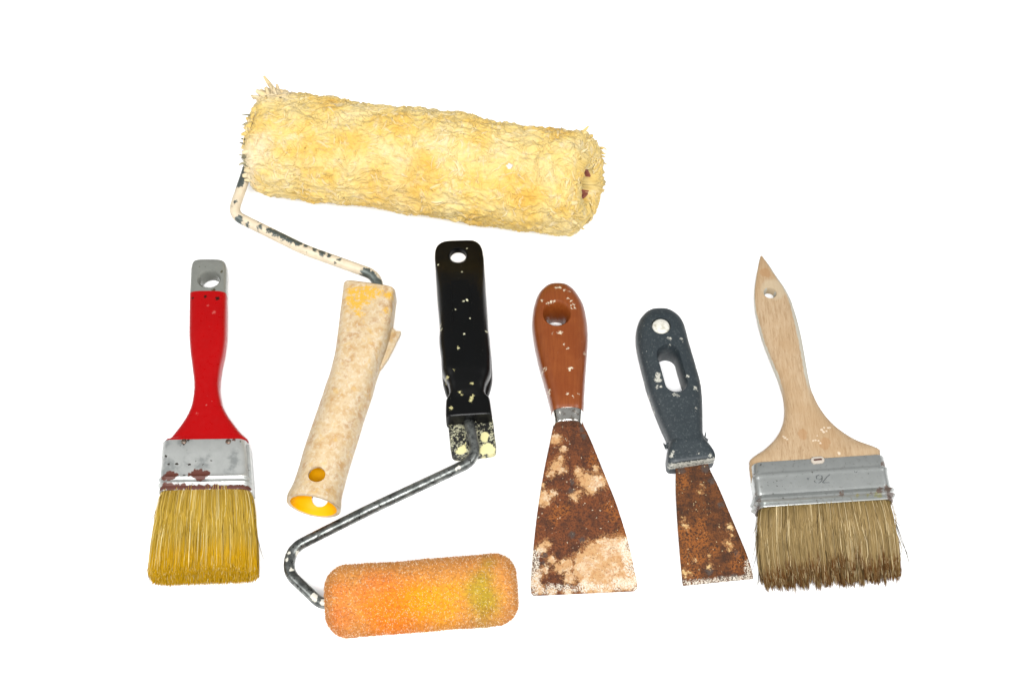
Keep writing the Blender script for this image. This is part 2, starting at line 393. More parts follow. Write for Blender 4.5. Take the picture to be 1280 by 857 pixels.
def bristles(name, mat, parent, Lm, Rm, Lt, Rt_, zc, h0, z1, h1, n, rad, clumps=0, ragged=1.0, nose=8.0, streak=.6, bow=0.0, S=7):
    a, b = P(*Lm, zc), P(*Rm, zc); c0 = (a + b) / 2; u0 = (b - a) / 2
    a, b = P(*Lt, z1), P(*Rt_, z1); c1 = (a + b) / 2; u1 = (b - a) / 2
    d = c1 - c0; d[2] = 0; L = np.linalg.norm(d); d /= L; back = d * 5
    s = rng.uniform(-1, 1, n); v = rng.uniform(-1, 1, n)
    sh = rng.random(n) < .5; v[sh] = np.sign(rng.random(sh.sum()) - .28) * (1 - rng.random(sh.sum()) ** 2 * .25)
    s = np.sign(s) * np.abs(s) ** .93
    lim = (1 - np.abs(s) ** 6 * .5); v *= lim
    s1, v1 = s + rng.normal(0, .016, n), v + rng.normal(0, .05, n)
    dl = rng.normal(0, ragged, n)
    if clumps:
        cs = rng.uniform(-1, 1, clumps); cv = rng.uniform(-1, 1, clumps); cl = rng.normal(0, ragged * 1.6, clumps) 
        k_ = np.argmin((s[:, None] - cs + rng.normal(0, .012, (n, 1))) ** 2 * 14 + (v[:, None] - cv) ** 2 * .25, axis=1)
        pull = rng.uniform(.25, .75, n); s1 = s1 + (cs[k_] - s1) * pull + rng.normal(0, .009, n); v1 = v1 + (cv[k_] - v1) * pull * .5
        cl = np.clip(cl, -6, 2.2); dl += cl[k_] - np.abs(s - cs[k_]) * 25
    dl -= nose * np.clip(np.abs(v1), 0, 1) ** 2.2 + nose * .5 * np.clip(np.abs(s1), 0, 1) ** 10 
    root = c0 + s[:, None] * u0 * .965 - back; root[:, 2] += v * h0
    tip = c1 + s1[:, None] * u1 + d * dl[:, None]; tip[:, 2] = z1 + v1 * h1
    t = np.linspace(0, 1, S); pts = root[:, None] + (tip - root)[:, None] * t[None, :, None]
    u0n = u0 / np.linalg.norm(u0)
    swell = (np.linalg.norm(u1) - np.linalg.norm(u0)) * bow
    pts += (np.sin(np.pi * t) * 1.0)[None, :, None] * (s * swell)[:, None, None] * u0n
    w = rng.normal(0, .28, (n, 3)); pts += (np.sin(np.pi * t * 1.0) )[None, :, None] * w[:, None] 
    w = rng.normal(0, .3, (n, 3)) + (rng.random((n, 1)) < .08) * rng.normal(0, 1.0, (n, 3)); pts += (np.sin(np.pi * t * 2.0) )[None, :, None] * w[:, None] 
    pts[:, :, 2] = np.maximum(pts[:, :, 2], .25)
    rr = rad * rng.uniform(.7, 1.25, n)[:, None] * np.interp(t, [0, .75, 1], [1, .95, .55])[None]
    V, Q, num, al = strands(pts, rr, 3)
    tone = np.clip(rng.normal(.5, .25, n), 0, 1) 
    tone = np.clip(tone + (fbm(np.stack([s * 38, v * 1.3 + 5, np.zeros(n) + 3], 1), 2) - .5) * streak, 0, 1)
    o = raw_mesh(name, V, Q, mat, parent, {'along': al, 'tone': tone[num], 'rand': rng.random(n)[num]}); o['kind'] = 'stuff'
    return o

bm_ = bristle_mat('golden_bristle', rgb(190, 156, 66, 1.2), rgb(208, 172, 64, 1.25), rgb(222, 172, 6, 1.3), rgb(124, 92, 24), rgb(246, 224, 156, 1.35), .62, .92)
bristles('bristles', bm_, red, (204, 618), (312.5, 616), (188, 729), (321, 724), 8, 6.6, 9.4, 9.0, 14000, .155, 0, .8, 5.0, bow=.3, streak=.35)
def stray(parent, mat, paths, rad=.11):
    out = []
    for p in paths:
        q = np.array([P(*a) for a in p]); t = np.linspace(0, 1, len(q)); out.append(pchip(t, q, np.linspace(0, 1, 9)))
    pts = np.array(out); rr = np.full(pts.shape[:2], rad) * np.linspace(1, .6, 9)
    V, Q, num, al = strands(pts, rr, 3)
    o = raw_mesh('stray_bristles', V, Q, mat, parent, {'along': al, 'tone': rng.random(len(pts))[num]}); o['kind'] = 'stuff'
g = lambda *a: [(*c4(x, y), z) for x, y, z in a]
m = Mat('stray_bristle_grey', .5, 0, .3); m_str = m.done(m.mix(m.attr('tone'), rgb(64, 58, 46), rgb(120, 108, 80)))
stray(red, m_str, [g((150, 385, 6), (128, 440, 5), (80, 515, 3), (55, 560, 2)), g((600, 370, 8), (618, 480, 6), (640, 590, 4), (660, 655, 2)), g((600, 420, 8), (615, 560, 6), (635, 665, 3), (638, 700, 2)),
                   g((608, 560, 6), (622, 660, 5), (632, 735, 2)), g((130, 560, 6), (105, 680, 4), (80, 735, 2)), g((118, 620, 6), (100, 720, 4), (96, 772, 2)), g((128, 600, 8), (108, 700, 6), (102, 800, 2)),
                   g((606, 600, 6), (612, 700, 5), (605, 790, 2)), g((603, 500, 8), (612, 640, 6), (628, 740, 2)), g((140, 470, 8), (120, 590, 6), (110, 690, 2))], .19)

def loose(parent, mat, Lm, Rm, Lt, Rt_, zc, n, rad, spread):
    a, b = P(*Lm, zc), P(*Rm, zc); c, d = P(*Lt, 4), P(*Rt_, 4); out = []
    for i in range(n):
        k_ = rng.choice([-1, 1]); f = (0.03 + rng.random() ** 2 * .1); f = f if k_ < 0 else 1 - f
        p0 = a + (b - a) * f; p1 = c + (d - c) * (f + k_ * rng.random() ** 2 * spread); p1 = p0 + (p1 - p0) * rng.uniform(.6, 1.05)
        p0 = np.array([p0[0], p0[1], zc + rng.uniform(-3, 4)]); mid = (p0 + p1) / 2 + np.array([-k_ * rng.uniform(-1, 2.5), 0, 1.0])
        t = np.linspace(0, 1, 9)[:, None]; q = (1 - t) ** 2 * p0 + 2 * t * (1 - t) * mid + t * t * p1; q[:, 2] = np.maximum(q[:, 2], .4); out.append(q)
    pts = np.array(out); rr = np.full(pts.shape[:2], rad) * np.linspace(1, .6, 9)
    V, Q, num, al = strands(pts, rr, 3)
    o = raw_mesh('loose_bristles', V, Q, mat, parent, {'along': al, 'tone': rng.random(len(pts))[num]}); o['kind'] = 'stuff'
loose(red, m_str, (204, 618), (312.5, 616), (189, 728), (319, 724), 8, 26, .13, .05)

# ------------------------------------------------------------------ 2. big fleece roller
c1, c5, c6 = crop(270, 90, 3.727), crop(340, 320, 4.761), crop(340, 480, 4.761)
base = P(440, 320); base[2] = 0
rol = thing('paint_roller', 'large cream fleece paint roller with a paint-crusted bent wire and hollow yellow handle', 'paint roller', base)
ZR = 32.0
A, B = P(322.5, 177, ZR), P(735, 230.5, ZR); ax = B - A; LEN = np.linalg.norm(ax); ax /= LEN
side = np.cross([0, 0, 1.0], ax); up = np.array([0, 0, 1.0])
m = Mat('fleece', .95, 0, .02)
def fleece_color(m, tone=None):
    n1 = m.noise(.045, 5, .6); n2 = m.noise(.16, 4, .6, offset=(40, 3, 9))
    col = m.ramp(n1, [(.32, rgb(254, 230, 168, 1.04)), (.48, rgb(253, 223, 144, 1.04)), (.6, rgb(252, 212, 116, 1.04)), (.72, rgb(246, 196, 94, 1.00))])
    col = m.mix(m.math('MULTIPLY', m.step(n2, .52, .7), .6), col, rgb(254, 236, 196, 1.04))
    pale = m.blobs([(rel(rol, P(*c1(215, 360), 52)), 6), (rel(rol, P(*c1(300, 110), 50)), 10), (rel(rol, P(*c1(200, 160), 45)), 7), (rel(rol, P(*c1(180, 560), 14)), 7)], 5, .1, 5)
    col = m.mix(m.math('MULTIPLY', pale, .7), col, rgb(253, 235, 202, 1.04))
    warm = m.blobs([(rel(rol, P(*c1(740, 520), 50)), 11), (rel(rol, P(*c1(640, 330), 58)), 7), (rel(rol, P(520, 215, 58)), 12), (rel(rol, P(*c1(420, 360), 58)), 8), (rel(rol, P(660, 235, 55)), 8)], 6, .1, 6)
    col = m.mix(m.math('MULTIPLY', warm, .4), col, rgb(248, 198, 92, 1.00))
    grit = m.specks(.16, .14, .35); col = m.mix(m.math('MULTIPLY', grit, .7), col, rgb(120, 90, 40))
    dot = m.blobs([(rel(rol, P(637, 209, 58)), 1.8)], .8, .6, .4)
    col = m.mix(dot, col, rgb(255, 250, 240))
    if tone is not None:
        col = m.mix(m.math('MULTIPLY', m.step(tone, .45, 0), .3), col, rgb(240, 192, 100, 0.96)); col = m.mix(m.math('MULTIPLY', m.step(tone, .6, 1), .45), col, rgb(254, 240, 204, 1.08))
    return col
fleece_base = m.fuzz(.1, (1, .92, .7, 1)).done(fleece_color(m))
m = Mat('fleece_lock', .95, 0, .02); fleece_lock = m.fuzz(.1, (1, .92, .7, 1)).done(fleece_color(m, m.attr('tone')))
NU, NT = 620, 420
R0 = 31.0; RIN = 9.5
def fleece_r(u, th):
    q = np.stack([u, R0 * np.cos(th), R0 * np.sin(th)], -1).reshape(-1, 3)
    wq = q + 9 * np.stack([fbm(q * .06, 2), fbm(q * .06 + 31, 2), fbm(q * .06 + 77, 2)], 1)
    big = (fbm(q * .026 + 5, 2) - .5) * 7.5
    st = wq * np.array([.10, .17, .17]); b1 = np.minimum(np.abs(2 * fbm(st, 2) - 1) * 2.6, 1)
    st2 = (wq + 3 * (np.stack([vnoise(q * .21), vnoise(q * .21 + 9), vnoise(q * .21 + 40)], 1) - .5)) * np.array([.2, .38, .38]) + 9; b2 = np.minimum(np.abs(2 * fbm(st2, 2) - 1) * 2.4, 1)
    st3 = wq * np.array([.5, .85, .85]) + 21; b3 = np.minimum(np.abs(2 * vnoise(st3) - 1) * 1.8, 1)
    return (R0 + big + 1.0 * (b1 - .6) + .8 * (b2 - .6) + 3.0 * (fbm(wq * np.array([.13, .17, .17]) + 60, 2) - .5) + .3 * (b3 - .5) + .4 * (fbm(wq * .9 + 3, 2) - .5)).reshape(np.shape(u))
u_ = np.linspace(0, LEN, NU); th_ = np.linspace(0, 2 * np.pi, NT, endpoint=False)
U_, TH = np.meshgrid(u_, th_, indexing='ij'); RR = fleece_r(U_, TH)
edge = np.minimum(U_, LEN - U_); RR = RR - 4.5 * np.clip(1 - edge / 7, 0, 1) ** 2
def cyl(u, th, r):
    u = u - 5.5 * np.clip((u - LEN + 36) / 36, 0, 1) ** 2 * (1 + np.cos(th - 2.2) * 1.0) + 4.5 * np.clip((u - LEN + 36) / 36, 0, 1) ** 2
    return A + u[..., None] * ax + (r * np.cos(th))[..., None] * side + (r * np.sin(th))[..., None] * up
body = cyl(U_, TH, RR)
lip = []
for sgn, uu in ((0, 0.0), (1, LEN)):
    rs = []
    for f, du in ((.2, 2.0), (.45, 3.0), (.7, 2.4), (.95, .4), (1.0, -3), (1.0, -7), (1.0, -12), (1.0, -18)):
        wob = (fbm(np.stack([np.cos(th_) * 2.2 + f * 2 + 9 * sgn, np.sin(th_) * 2.2, np.zeros(NT) + f], 1), 3) - .5)
        r_ = RR[0 if not sgn else -1] * (1 - f) + (RIN * ((.42 + .75 * np.abs(np.sin(th_ - 2.2))) if sgn else 1) + wob * 7) * f
        wob = wob + .9 * (fbm(np.stack([np.cos(th_) * 14, np.sin(th_) * 14, np.zeros(NT) + f * 9 + sgn], 1), 3) - .5)
        rs.append(cyl(np.full(NT, uu + (du + wob * (7 if sgn else 3.5)) * (1 if sgn else -1)), th_, r_ * np.ones(NT)))
    lip.append(rs)
full = np.concatenate([np.array(lip[0][::-1]), body, np.array(lip[1])])
n_, m_ = full.shape[:2]; idx = np.arange(n_ * m_).reshape(n_, m_); nx = np.roll(idx, -1, 1)
Q = np.stack([idx[:-1], nx[:-1], nx[1:], idx[1:]], -1).reshape(-1, 4)
fv = full.reshape(-1, 3); fv[:, 2] = np.maximum(fv[:, 2], .3)
sleeve = raw_mesh('roller_sleeve', fv, Q, fleece_base, rol)
# matted locks lying over the fleece
def locks(n, lmin, lmax, r0, lift, seed_u=None):
    u = rng.uniform(-1, LEN + 1, n) if seed_u is None else seed_u; n = len(u); th = rng.uniform(-.5, math.pi + .5, n)
    S = 6; q = np.stack([u, R0 * np.cos(th), R0 * np.sin(th)], 1)
    ang = (fbm(q * .05 + 11, 2) - .5) * 9 + rng.normal(0, .45, n); ln = rng.uniform(lmin, lmax, n)
    t = np.linspace(-.5, .5, S); curl = rng.normal(0, .9, n)
    aa = ang[:, None] + curl[:, None] * t
    uu = u[:, None] + np.cumsum(np.cos(aa), 1) / S * ln[:, None]; tt = th[:, None] + np.cumsum(np.sin(aa), 1) / S * ln[:, None] / R0
    r = fleece_r(uu, tt) + lift * rng.uniform(-.4, 1, n)[:, None] * np.array([-.5, .5, .8, .8, .4, .2]) - 3.5 * np.clip(1 - np.minimum(uu, LEN - uu) / 7, 0, 1) ** 2
    pts = cyl(uu, tt, r); pts[:, :, 2] = np.maximum(pts[:, :, 2], .3)
    rr = r0 * rng.uniform(.6, 1.4, n)[:, None] * np.array([.25, .9, 1, .85, .6, .15])
    return pts, rr
pts, rr = locks(1500, 5, 11, .75, .1); V, Q, num, al = strands(pts, rr, 6, .5)
o = raw_mesh('wool_locks', V, Q, fleece_lock, sleeve, {'tone': rng.random(len(pts))[num]}); o['kind'] = 'stuff'
def lip_locks(n):
    th = rng.uniform(-2.2, math.pi + .2, n); f = rng.uniform(.05, .95, n); S = 5; t = np.linspace(-.5, .5, S)
    al_ = rng.normal(0, .7, n)[:, None] + rng.normal(0, .8, n)[:, None] * t; ln = rng.uniform(3, 6, n)[:, None]
    dth = np.cumsum(np.cos(al_), 1) / S * ln / 20; df = np.cumsum(np.sin(al_), 1) / S * ln / 16
    tt = th[:, None] + dth; ff = np.clip(f[:, None] + df, 0, 1)
    r_ = (R0 - 4) * (1 - ff) + RIN * ff; du = 10.0 * ff * (1 - ff) + rng.uniform(-.6, .4, n)[:, None] + .4
    p = cyl(LEN + du, tt, r_); p[:, :, 2] = np.maximum(p[:, :, 2], .3)
    return p, rng.uniform(.6, 1.1, (n, 1)) * np.array([.3, 1, 1, .8, .2])
pts, rr = lip_locks(700); V, Q, num, al = strands(pts, rr, 5, .7)
o = raw_mesh('lip_locks', V, Q, fleece_lock, sleeve, {'tone': rng.random(len(pts))[num]}); o['kind'] = 'stuff'
pts, rr = locks(5000, 2, 5, .12, .8); V, Q, num, al = strands(pts, rr, 3)
o = raw_mesh('wool_fibres', V, Q, fleece_lock, sleeve, {'tone': np.clip(rng.random(len(pts)) * .6 + .4, 0, 1)[num]}); o['kind'] = 'stuff'
# ragged tufts standing off both ends
def tuft(th, u0, ln, w, k=9, outw=.4):
    T_ = []
    for i in range(k):
        t0 = th + rng.normal(0, w / R0); r = R0 - 4 + rng.uniform(-4, 1); sg = -1 if u0 < LEN / 2 else 1
        p0 = cyl(np.array(u0 - sg * 2.0), np.array(t0), np.array(r)); dirv = ax * sg + outw * (np.cos(t0) * side + np.sin(t0) * up) + rng.normal(0, .25, 3)
        l = ln * rng.uniform(.6, 1.1); cv = rng.normal(0, .25, 3)
        T_.append([p0 + dirv * l * t + cv * l * t * t for t in np.linspace(0, 1, 6)])
    return T_
TP = []
for th in np.linspace(.15, math.pi - .1, 15): TP += tuft(th + rng.normal(0, .08), 1.0, rng.uniform(1.5, 4.5), 2.0, 9, rng.uniform(-.3, .3))
TP += tuft(1.0, 6, 6, 2.4, 12, 1.3) + tuft(.8, 9, 7, 2.6, 14, 1.1) + tuft(.7, 15, 5, 2.6, 12, 1.2)
for th in np.linspace(-.4, math.pi, 26): TP += tuft(th + rng.normal(0, .06), LEN - 1.5, rng.uniform(1.5, 4), 2.4, 7, rng.uniform(-.4, .3))
TP += tuft(.9, LEN - 6, 5, 2, 9, .9)
pts = np.array(TP); pts[:, :, 2] = np.maximum(pts[:, :, 2], .4)
rr = rng.uniform(.6, 1.3, (len(pts), 1)) * np.array([1.5, 1.7, 1.8, 1.7, 1.4, .8]); V, Q, num, al = strands(pts, rr, 6, .7)
o = raw_mesh('end_tufts', V, Q, fleece_lock, sleeve, {'tone': rng.random(len(pts))[num]}); o['kind'] = 'stuff'
GT = []
for th in (2.55, 2.7, 2.85, 2.2, 1.7): GT += tuft(th, 0.5, rng.uniform(3.5, 6), 1.6, 6, rng.uniform(-.2, .2))
pts = np.array(GT); rr = rng.uniform(.5, 1.0, (len(pts), 1)) * np.array([1, 1.1, 1.1, 1, .8, .3]); V, Q, num, al = strands(pts, rr, 6, .7)
m = Mat('soiled_fleece', .9, 0, .1); gm = m.done(m.mix(m.attr('tone'), rgb(96, 94, 80), rgb(196, 186, 150)))
o = raw_mesh('soiled_tufts', V, Q, gm, sleeve, {'tone': rng.random(len(pts))[num]}); o['kind'] = 'stuff'
m = Mat('cardboard_core', .8, 0, .2); core_m = m.done(m.mix(m.noise(.3, 4), rgb(196, 122, 100), rgb(130, 66, 60)))
a_ = np.linspace(0, 2 * np.pi, 40, endpoint=False)
cr = np.array([cyl(np.full(40, uu), a_, np.full(40, rr_)) for uu, rr_ in ((2, 9.0), (LEN - 2.6, 9.4), (LEN - 2.2, 8.6), (LEN - 2.6, 7.8), (LEN - 14, 7.6), (LEN - 14, 1))])
make_mesh('core_tube', *skin(cr), core_m, rol)

m = Mat('painted_wire', .45, 0, .4)
nz = m.noise(.22, 5, .6, .6)
bare = m.blobs([(rel(rol, P(*q, 24)), r * 1.22) for q, r in (((311, 209), 5), ((308, 218), 5), ((305, 227), 4.0), ((301, 237), 2.2), ((338, 291), 1.6), ((346, 293), 2.2), ((355, 297), 2.6), ((364, 301), 2.6), ((374, 305), 2.2), ((383, 309), 1.4), ((299, 278), 2.0), ((310, 284), .8), ((326, 287), 1.4),
                ((394, 313), 1.4), ((403, 317), 1.8), ((412, 320), 1.2), ((424, 325), .9), ((296, 258), .9), ((457, 340), 2.6), ((464, 344), 2.6), ((471, 351), 3.0), ((474, 362), 3.6), ((474, 370), 4))], 2.2, .45, .4)
grey = m.mix(m.noise(.6, 4), rgb(86, 98, 94), rgb(150, 158, 152))
col = m.mix(m.step(m.noise(.3, 4), .35, .7), rgb(254, 236, 204), rgb(240, 222, 192)); col = m.mix(bare, col, grey)
col = m.mix(m.specks(.3, .3, .35), col, rgb(96, 100, 92))
m.bump(m.math('SUBTRACT', m.noise(.4, 4), bare), .5, .5)
wire_m = m.done(col, .42, m.math('MULTIPLY', bare, .7))
W = [A + ax * 30, A - ax * 1.0, P(316.5, 190, 31.5), P(309.5, 212, 29), P(290.5, 268, 25), P(381, 312.5, 23), P(471, 344.5, 20), P(473.5, 371, 18), P(470, 392, 17)]
make_mesh('wire_arm', *tube(W, 3.15, 16, 7), wire_m, rol, sharp=None)

m = Mat('paint_smeared_yellow_plastic', .5, 0, .4)
n1 = m.noise(.13, 6, .65); n2 = m.noise(.38, 5, .7, offset=(5, 5, 5))
crust = m.ramp(n1, [(.34, rgb(214, 172, 116)), (.46, rgb(230, 200, 152)), (.53, rgb(238, 214, 174)), (.64, rgb(210, 172, 124))])
crust = m.mix(m.math('MULTIPLY', m.step(n2, .5, .62), .6), crust, rgb(250, 234, 206))
crust = m.mix(m.math('MULTIPLY', m.step(m.noise(.2, 5, offset=(90, 9, 3)), .56, .68), .5), crust, rgb(240, 196, 110))
bareb = m.blobs([(rel(rol, P(*c5(*q), 24)), r) for q, r in (((490, 230), 3.5), ((540, 240), 5.0), ((590, 235), 4.5), ((500, 290), 4.5), ((555, 290), 3.2), ((510, 340), 3.0), ((520, 365), 2.0), ((700, 250), 2.6), ((690, 340), 1.6), ((630, 240), 3.0), ((470, 270), 2.5), ((600, 270), 2.0), ((480, 330), 2.0))], 4.2, .3, 1.3)
bareb = m.math('MULTIPLY', bareb, m.step(m.noise(.5, 6, .75, offset=(4, 44, 4)), .6, .48))
col = m.mix(bareb, crust, rgb(250, 196, 66))
m.bump(n2, .25, .5)
handle_out = m.done(col)
m = Mat('clean_yellow_plastic', .35, 0, .4); handle_in = m.done(m.mix(m.noise(.15, 3), rgb(252, 184, 4, 1.5), rgb(250, 174, 2, 1.5)))
def s5(l, r, zc, h, e): return (c5(*l), c5(*r), zc, h, e)
def s6(l, r, zc, h, e): return (c6(*l), c6(*r), zc, h, e)
hst = [s5((440, 189), (733, 231), 17, 9.5, 6), s5((432, 200), (738, 240), 17, 10.5, 6), s5((428, 240), (733, 272), 17, 10.8, 6), s5((416, 330), (722, 372), 17, 11.2, 5), s5((402, 440), (703, 465), 16.8, 12, 4.2), s5((388, 540), (678, 560), 16.6, 12.6, 3.4),
       s5((374, 620), (648, 640), 16.4, 13, 3), s5((345, 722), (618, 735), 16, 13.2, 2.5), s5((318, 790), (600, 812), 15.8, 13.2, 2.2), s6((300, 80), (585, 100), 15.6, 13.4, 2), s6((262, 190), (546, 215), 15.5, 13.5, 2), s6((224, 300), (516, 318), 15.3, 13.5, 2),
       s6((190, 400), (482, 425), 15, 13.5, 2), s6((162, 500), (450, 530), 14.8, 13.6, 2), s6((132, 590), (424, 628), 14.8, 13.6, 2), s6((108, 640), (413, 682), 14.8, 14.0, 2), s6((92, 672), (410, 722), 14.8, 14.6, 2), s6((88, 700), (406, 748), 14.8, 14.8, 2)]
Rh = rings(hst, 80, 56)
n0 = 40
inn = []
for i in range(len(Rh) - 1, n0, -1):
    c = Rh[i].mean(0); k_ = 1 - 1.9 / np.linalg.norm(Rh[i] - c, axis=1)[:, None]; inn.append(c + (Rh[i] - c) * k_)
hc = P(*c6(266, 536), 28)
cut = vertical_cut(hc[0], hc[1], [(16, 4.6), (40, 4.6)], n=32)
h2 = P(401, 624, 2); cut2 = vertical_cut(h2[0], h2[1], [(-3, 4.7), (12, 4.7)], n=32)
shell = np.concatenate([Rh, np.array(inn)])
make_mesh('handle', *skin(shell), handle_out, rol, cuts=[cut, cut2], mat2=handle_in, split=len(Rh) * 56)
fin = [c5(*q) for q in ((690, 330), (708, 372), (712, 412), (722, 432), (740, 446), (768, 447), (756, 480), (744, 500), (724, 545), (692, 605), (655, 660), (625, 690), (600, 640), (640, 480))]
make_mesh('fin', *prism([P(*q, 15) for q in fin], 12.5, 15.5), handle_out, rol, bevel=.3)

# ------------------------------------------------------------------ 3. small foam roller with black handle
cb, cc, cf = crop(520, 290, 5.715), crop(520, 430, 5.04), crop(340, 560, 3.428)
base = P(580, 560); base[2] = 0
foam = thing('paint_roller', 'small orange foam roller on a bent steel wire with a black plastic handle', 'paint roller', base)
ZF = 18.6
A2, B2 = P(*cf(236, 662), ZF), P(*cf(1046, 598), ZF); ax2 = B2 - A2; L2 = np.linalg.norm(ax2); ax2 /= L2; sd2 = np.cross([0, 0, 1.0], ax2)
def cyl2(u, th, r): return A2 + u[..., None] * ax2 + (r * np.cos(th))[..., None] * sd2 + (r * np.sin(th))[..., None] * up
RF = 17.9; ER = 10.5
def foam_prof(n):
    p = [(1.5, 3.0), (.6, 7)]
    for a in np.linspace(0, 90, 12): p.append((ER - ER * math.cos(math.radians(a)), RF - ER + ER * math.sin(math.radians(a))))
    for i in range(1, n): p.append((ER + (L2 - 2 * ER) * i / n, RF))
    for a in np.linspace(90, 0, 12): p.append((L2 - ER + ER * math.cos(math.radians(a)), RF - ER + ER * math.sin(math.radians(a))))
    return np.array(p + [(L2 - .6, 7), (L2 - 1.5, 3.0)])
fp = foam_prof(230); NT2 = 250; th2 = np.linspace(0, 2 * np.pi, NT2, endpoint=False)
FU, FT = np.meshgrid(fp[:, 0], th2, indexing='ij'); FR = np.repeat(fp[:, 1:2], NT2, 1)
q = cyl2(FU, FT, FR).reshape(-1, 3)
nzv = fbm(q * 1.1, 2) - .5; low = fbm(q * .07, 2) - .5
FR = FR + (nzv * .9 + low * 1.4).reshape(FR.shape)
fv = cyl2(FU, FT, FR).reshape(-1, 3); fv[:, 2] = np.maximum(fv[:, 2], .2)
idx = np.arange(len(fv)).reshape(FU.shape); nx = np.roll(idx, -1, 1); Q = np.stack([idx[:-1], nx[:-1], nx[1:], idx[1:]], -1).reshape(-1, 4)
def foam_color(m, tone=None):
    pt = lambda x, y, z: rel(foam, P(*cf(x, y), z))
    col = m.mix(m.noise(.12, 4), rgb(242, 172, 88, 1.06), rgb(236, 156, 70, 1.06))
    pink = m.blobs([(pt(430, 570, 37), 5), (pt(480, 580, 37), 5), (pt(390, 620, 38), 6), (pt(300, 620, 36), 5), (pt(290, 720, 30), 6)], 3, .12, 8)
    col = m.mix(m.math('MULTIPLY', pink, .75), col, rgb(244, 134, 56, 1.1))
    org = m.blobs([(pt(530, 690, 35), 12), (pt(600, 650, 38), 11), (pt(480, 720, 31), 9), (pt(440, 680, 36), 6), (pt(560, 750, 24), 8)], 3, .12, 8)
    col = m.mix(m.math('MULTIPLY', org, .9), col, rgb(252, 140, 10, 1.15))
    yel = m.blobs([(pt(650, 640, 38), 8), (pt(700, 640, 38), 8), (pt(770, 610, 38), 6), (pt(740, 680, 34), 8)], 3, .12, 7)
    col = m.mix(m.math('MULTIPLY', yel, .8), col, rgb(252, 170, 14, 1.15))
    gr = m.blobs([(pt(880, 600, 38), 6), (pt(910, 640, 36), 7), (pt(900, 565, 37), 5), (pt(925, 500, 30), 1.5)], 3, .14, 6)
    col = m.mix(m.math('MULTIPLY', gr, .8), col, rgb(188, 168, 36, 1.1))
    brn = m.blobs([(pt(935, 715, 24), 1.2), (pt(915, 480, 24), 1.0)], 1.2, .3, 1.0); col = m.mix(m.math('MULTIPLY', brn, .6), col, rgb(190, 130, 30))
    if tone is not None:
        col = m.mix(m.math('MULTIPLY', m.step(tone, .82, .9), .75), col, rgb(255, 240, 206, 1.75)); col = m.mix(m.math('MULTIPLY', m.step(tone, .3, .1), .45), col, rgb(224, 122, 40))
    return col
m = Mat('foam', .9, 0, .15); fm = m.fuzz(.06, (1, .85, .6, 1)).done(foam_color(m)); m = Mat('foam_nap', .7, 0, .3); fn = m.fuzz(.06, (1, .85, .6, 1)).done(foam_color(m, m.attr('tone')))
fs = raw_mesh('foam_sleeve', fv, Q, fm, foam)
n = 76000; k_ = rng.integers(0, len(fv), n); keep = fv[k_, 2] > 6; k_ = k_[keep]; n = len(k_)
# spread evenly over the surface
uu = rng.uniform(0, fp[:, 0].size - 1, n); ss = np.concatenate([[0], np.cumsum(np.linalg.norm(np.diff(fp, axis=0), axis=1))]); sv = rng.uniform(0, ss[-1], n)
fu = np.interp(sv, ss, fp[:, 0]); fr = np.interp(sv, ss, fp[:, 1]); ft = rng.uniform(-.9, math.pi + .9, n)
p0 = cyl2(fu, ft, fr); nrm = p0 - (A2 + np.clip(fu, ER, L2 - ER)[:, None] * ax2); nrm /= np.linalg.norm(nrm, axis=1)[:, None]
rad0 = (fbm(p0 * 1.1, 2) - .5) * .9 + (fbm(p0 * .07, 2) - .5) * 1.4; p0 = p0 + nrm * (rad0[:, None] - .15)
dirv = nrm + rng.normal(0, .75, (n, 3)); dirv /= np.linalg.norm(dirv, axis=1)[:, None]; ln = rng.uniform(.5, 1.25, n)
pts = p0[:, None] + dirv[:, None] * ln[:, None, None] * np.array([0, .55, 1])[None, :, None]; pts[:, :, 2] = np.maximum(pts[:, :, 2], .2)
V, Q, num, al = strands(pts, np.full((n, 3), .115) * np.array([1, .9, .5]), 3)
o = raw_mesh('nap', V, Q, fn, fs, {'tone': rng.random(n)[num]}); o['kind'] = 'stuff'

m = Mat('steel_wire', .34, .85, .5)
col = m.mix(m.step(m.noise(.25, 5), .35, .65), rgb(168, 172, 168, 1.1), rgb(112, 116, 113))
col = m.mix(m.step(m.noise(.5, 5, offset=(7, 7, 7)), .58, .66), col, rgb(48, 48, 46))
wp = m.blobs([(rel(foam, P(*cf(*q), 18)), r) for q, r in (((182, 640), 2.0), ((188, 655), 1.0), ((440, 272), .8), ((480, 256), .9), ((404, 288), .6), ((200, 390), 1.4), ((215, 382), 1.0), ((175, 402), .9), ((82, 515), 1.1), ((108, 440), 1.6), ((222, 665), 1.8), ((640, 180), 1.3), ((620, 188), 1.1), ((585, 207), .7), ((572, 213), .5), ((800, 70), .9), ((790, 76), .7), ((60, 470), 1.0), ((70, 440), .9))], 1.1, .6, .25)
col = m.mix(wp, col, rgb(250, 246, 230)); m.bump(m.noise(.5, 4), .15, .3)
sw_m = m.done(col, .34, m.math('MULTIPLY', m.math('SUBTRACT', 1.0, wp), .85))
W = [A2 + ax2 * 20, A2 + ax2 * 6 - np.array([0, 0, 1.5]), P(*cf(212, 668), 18), P(*cf(66, 530), 13.5), P(*cf(86, 428), 12.5), P(*cf(430, 256), 12), P(*cf(845, 62), 12), P(*cf(872, 12), 11.5), P(585.5, 524, 11.5)]
make_mesh('wire_arm', *tube(W, 3.0, 16, 9), sw_m, foam, sharp=None)

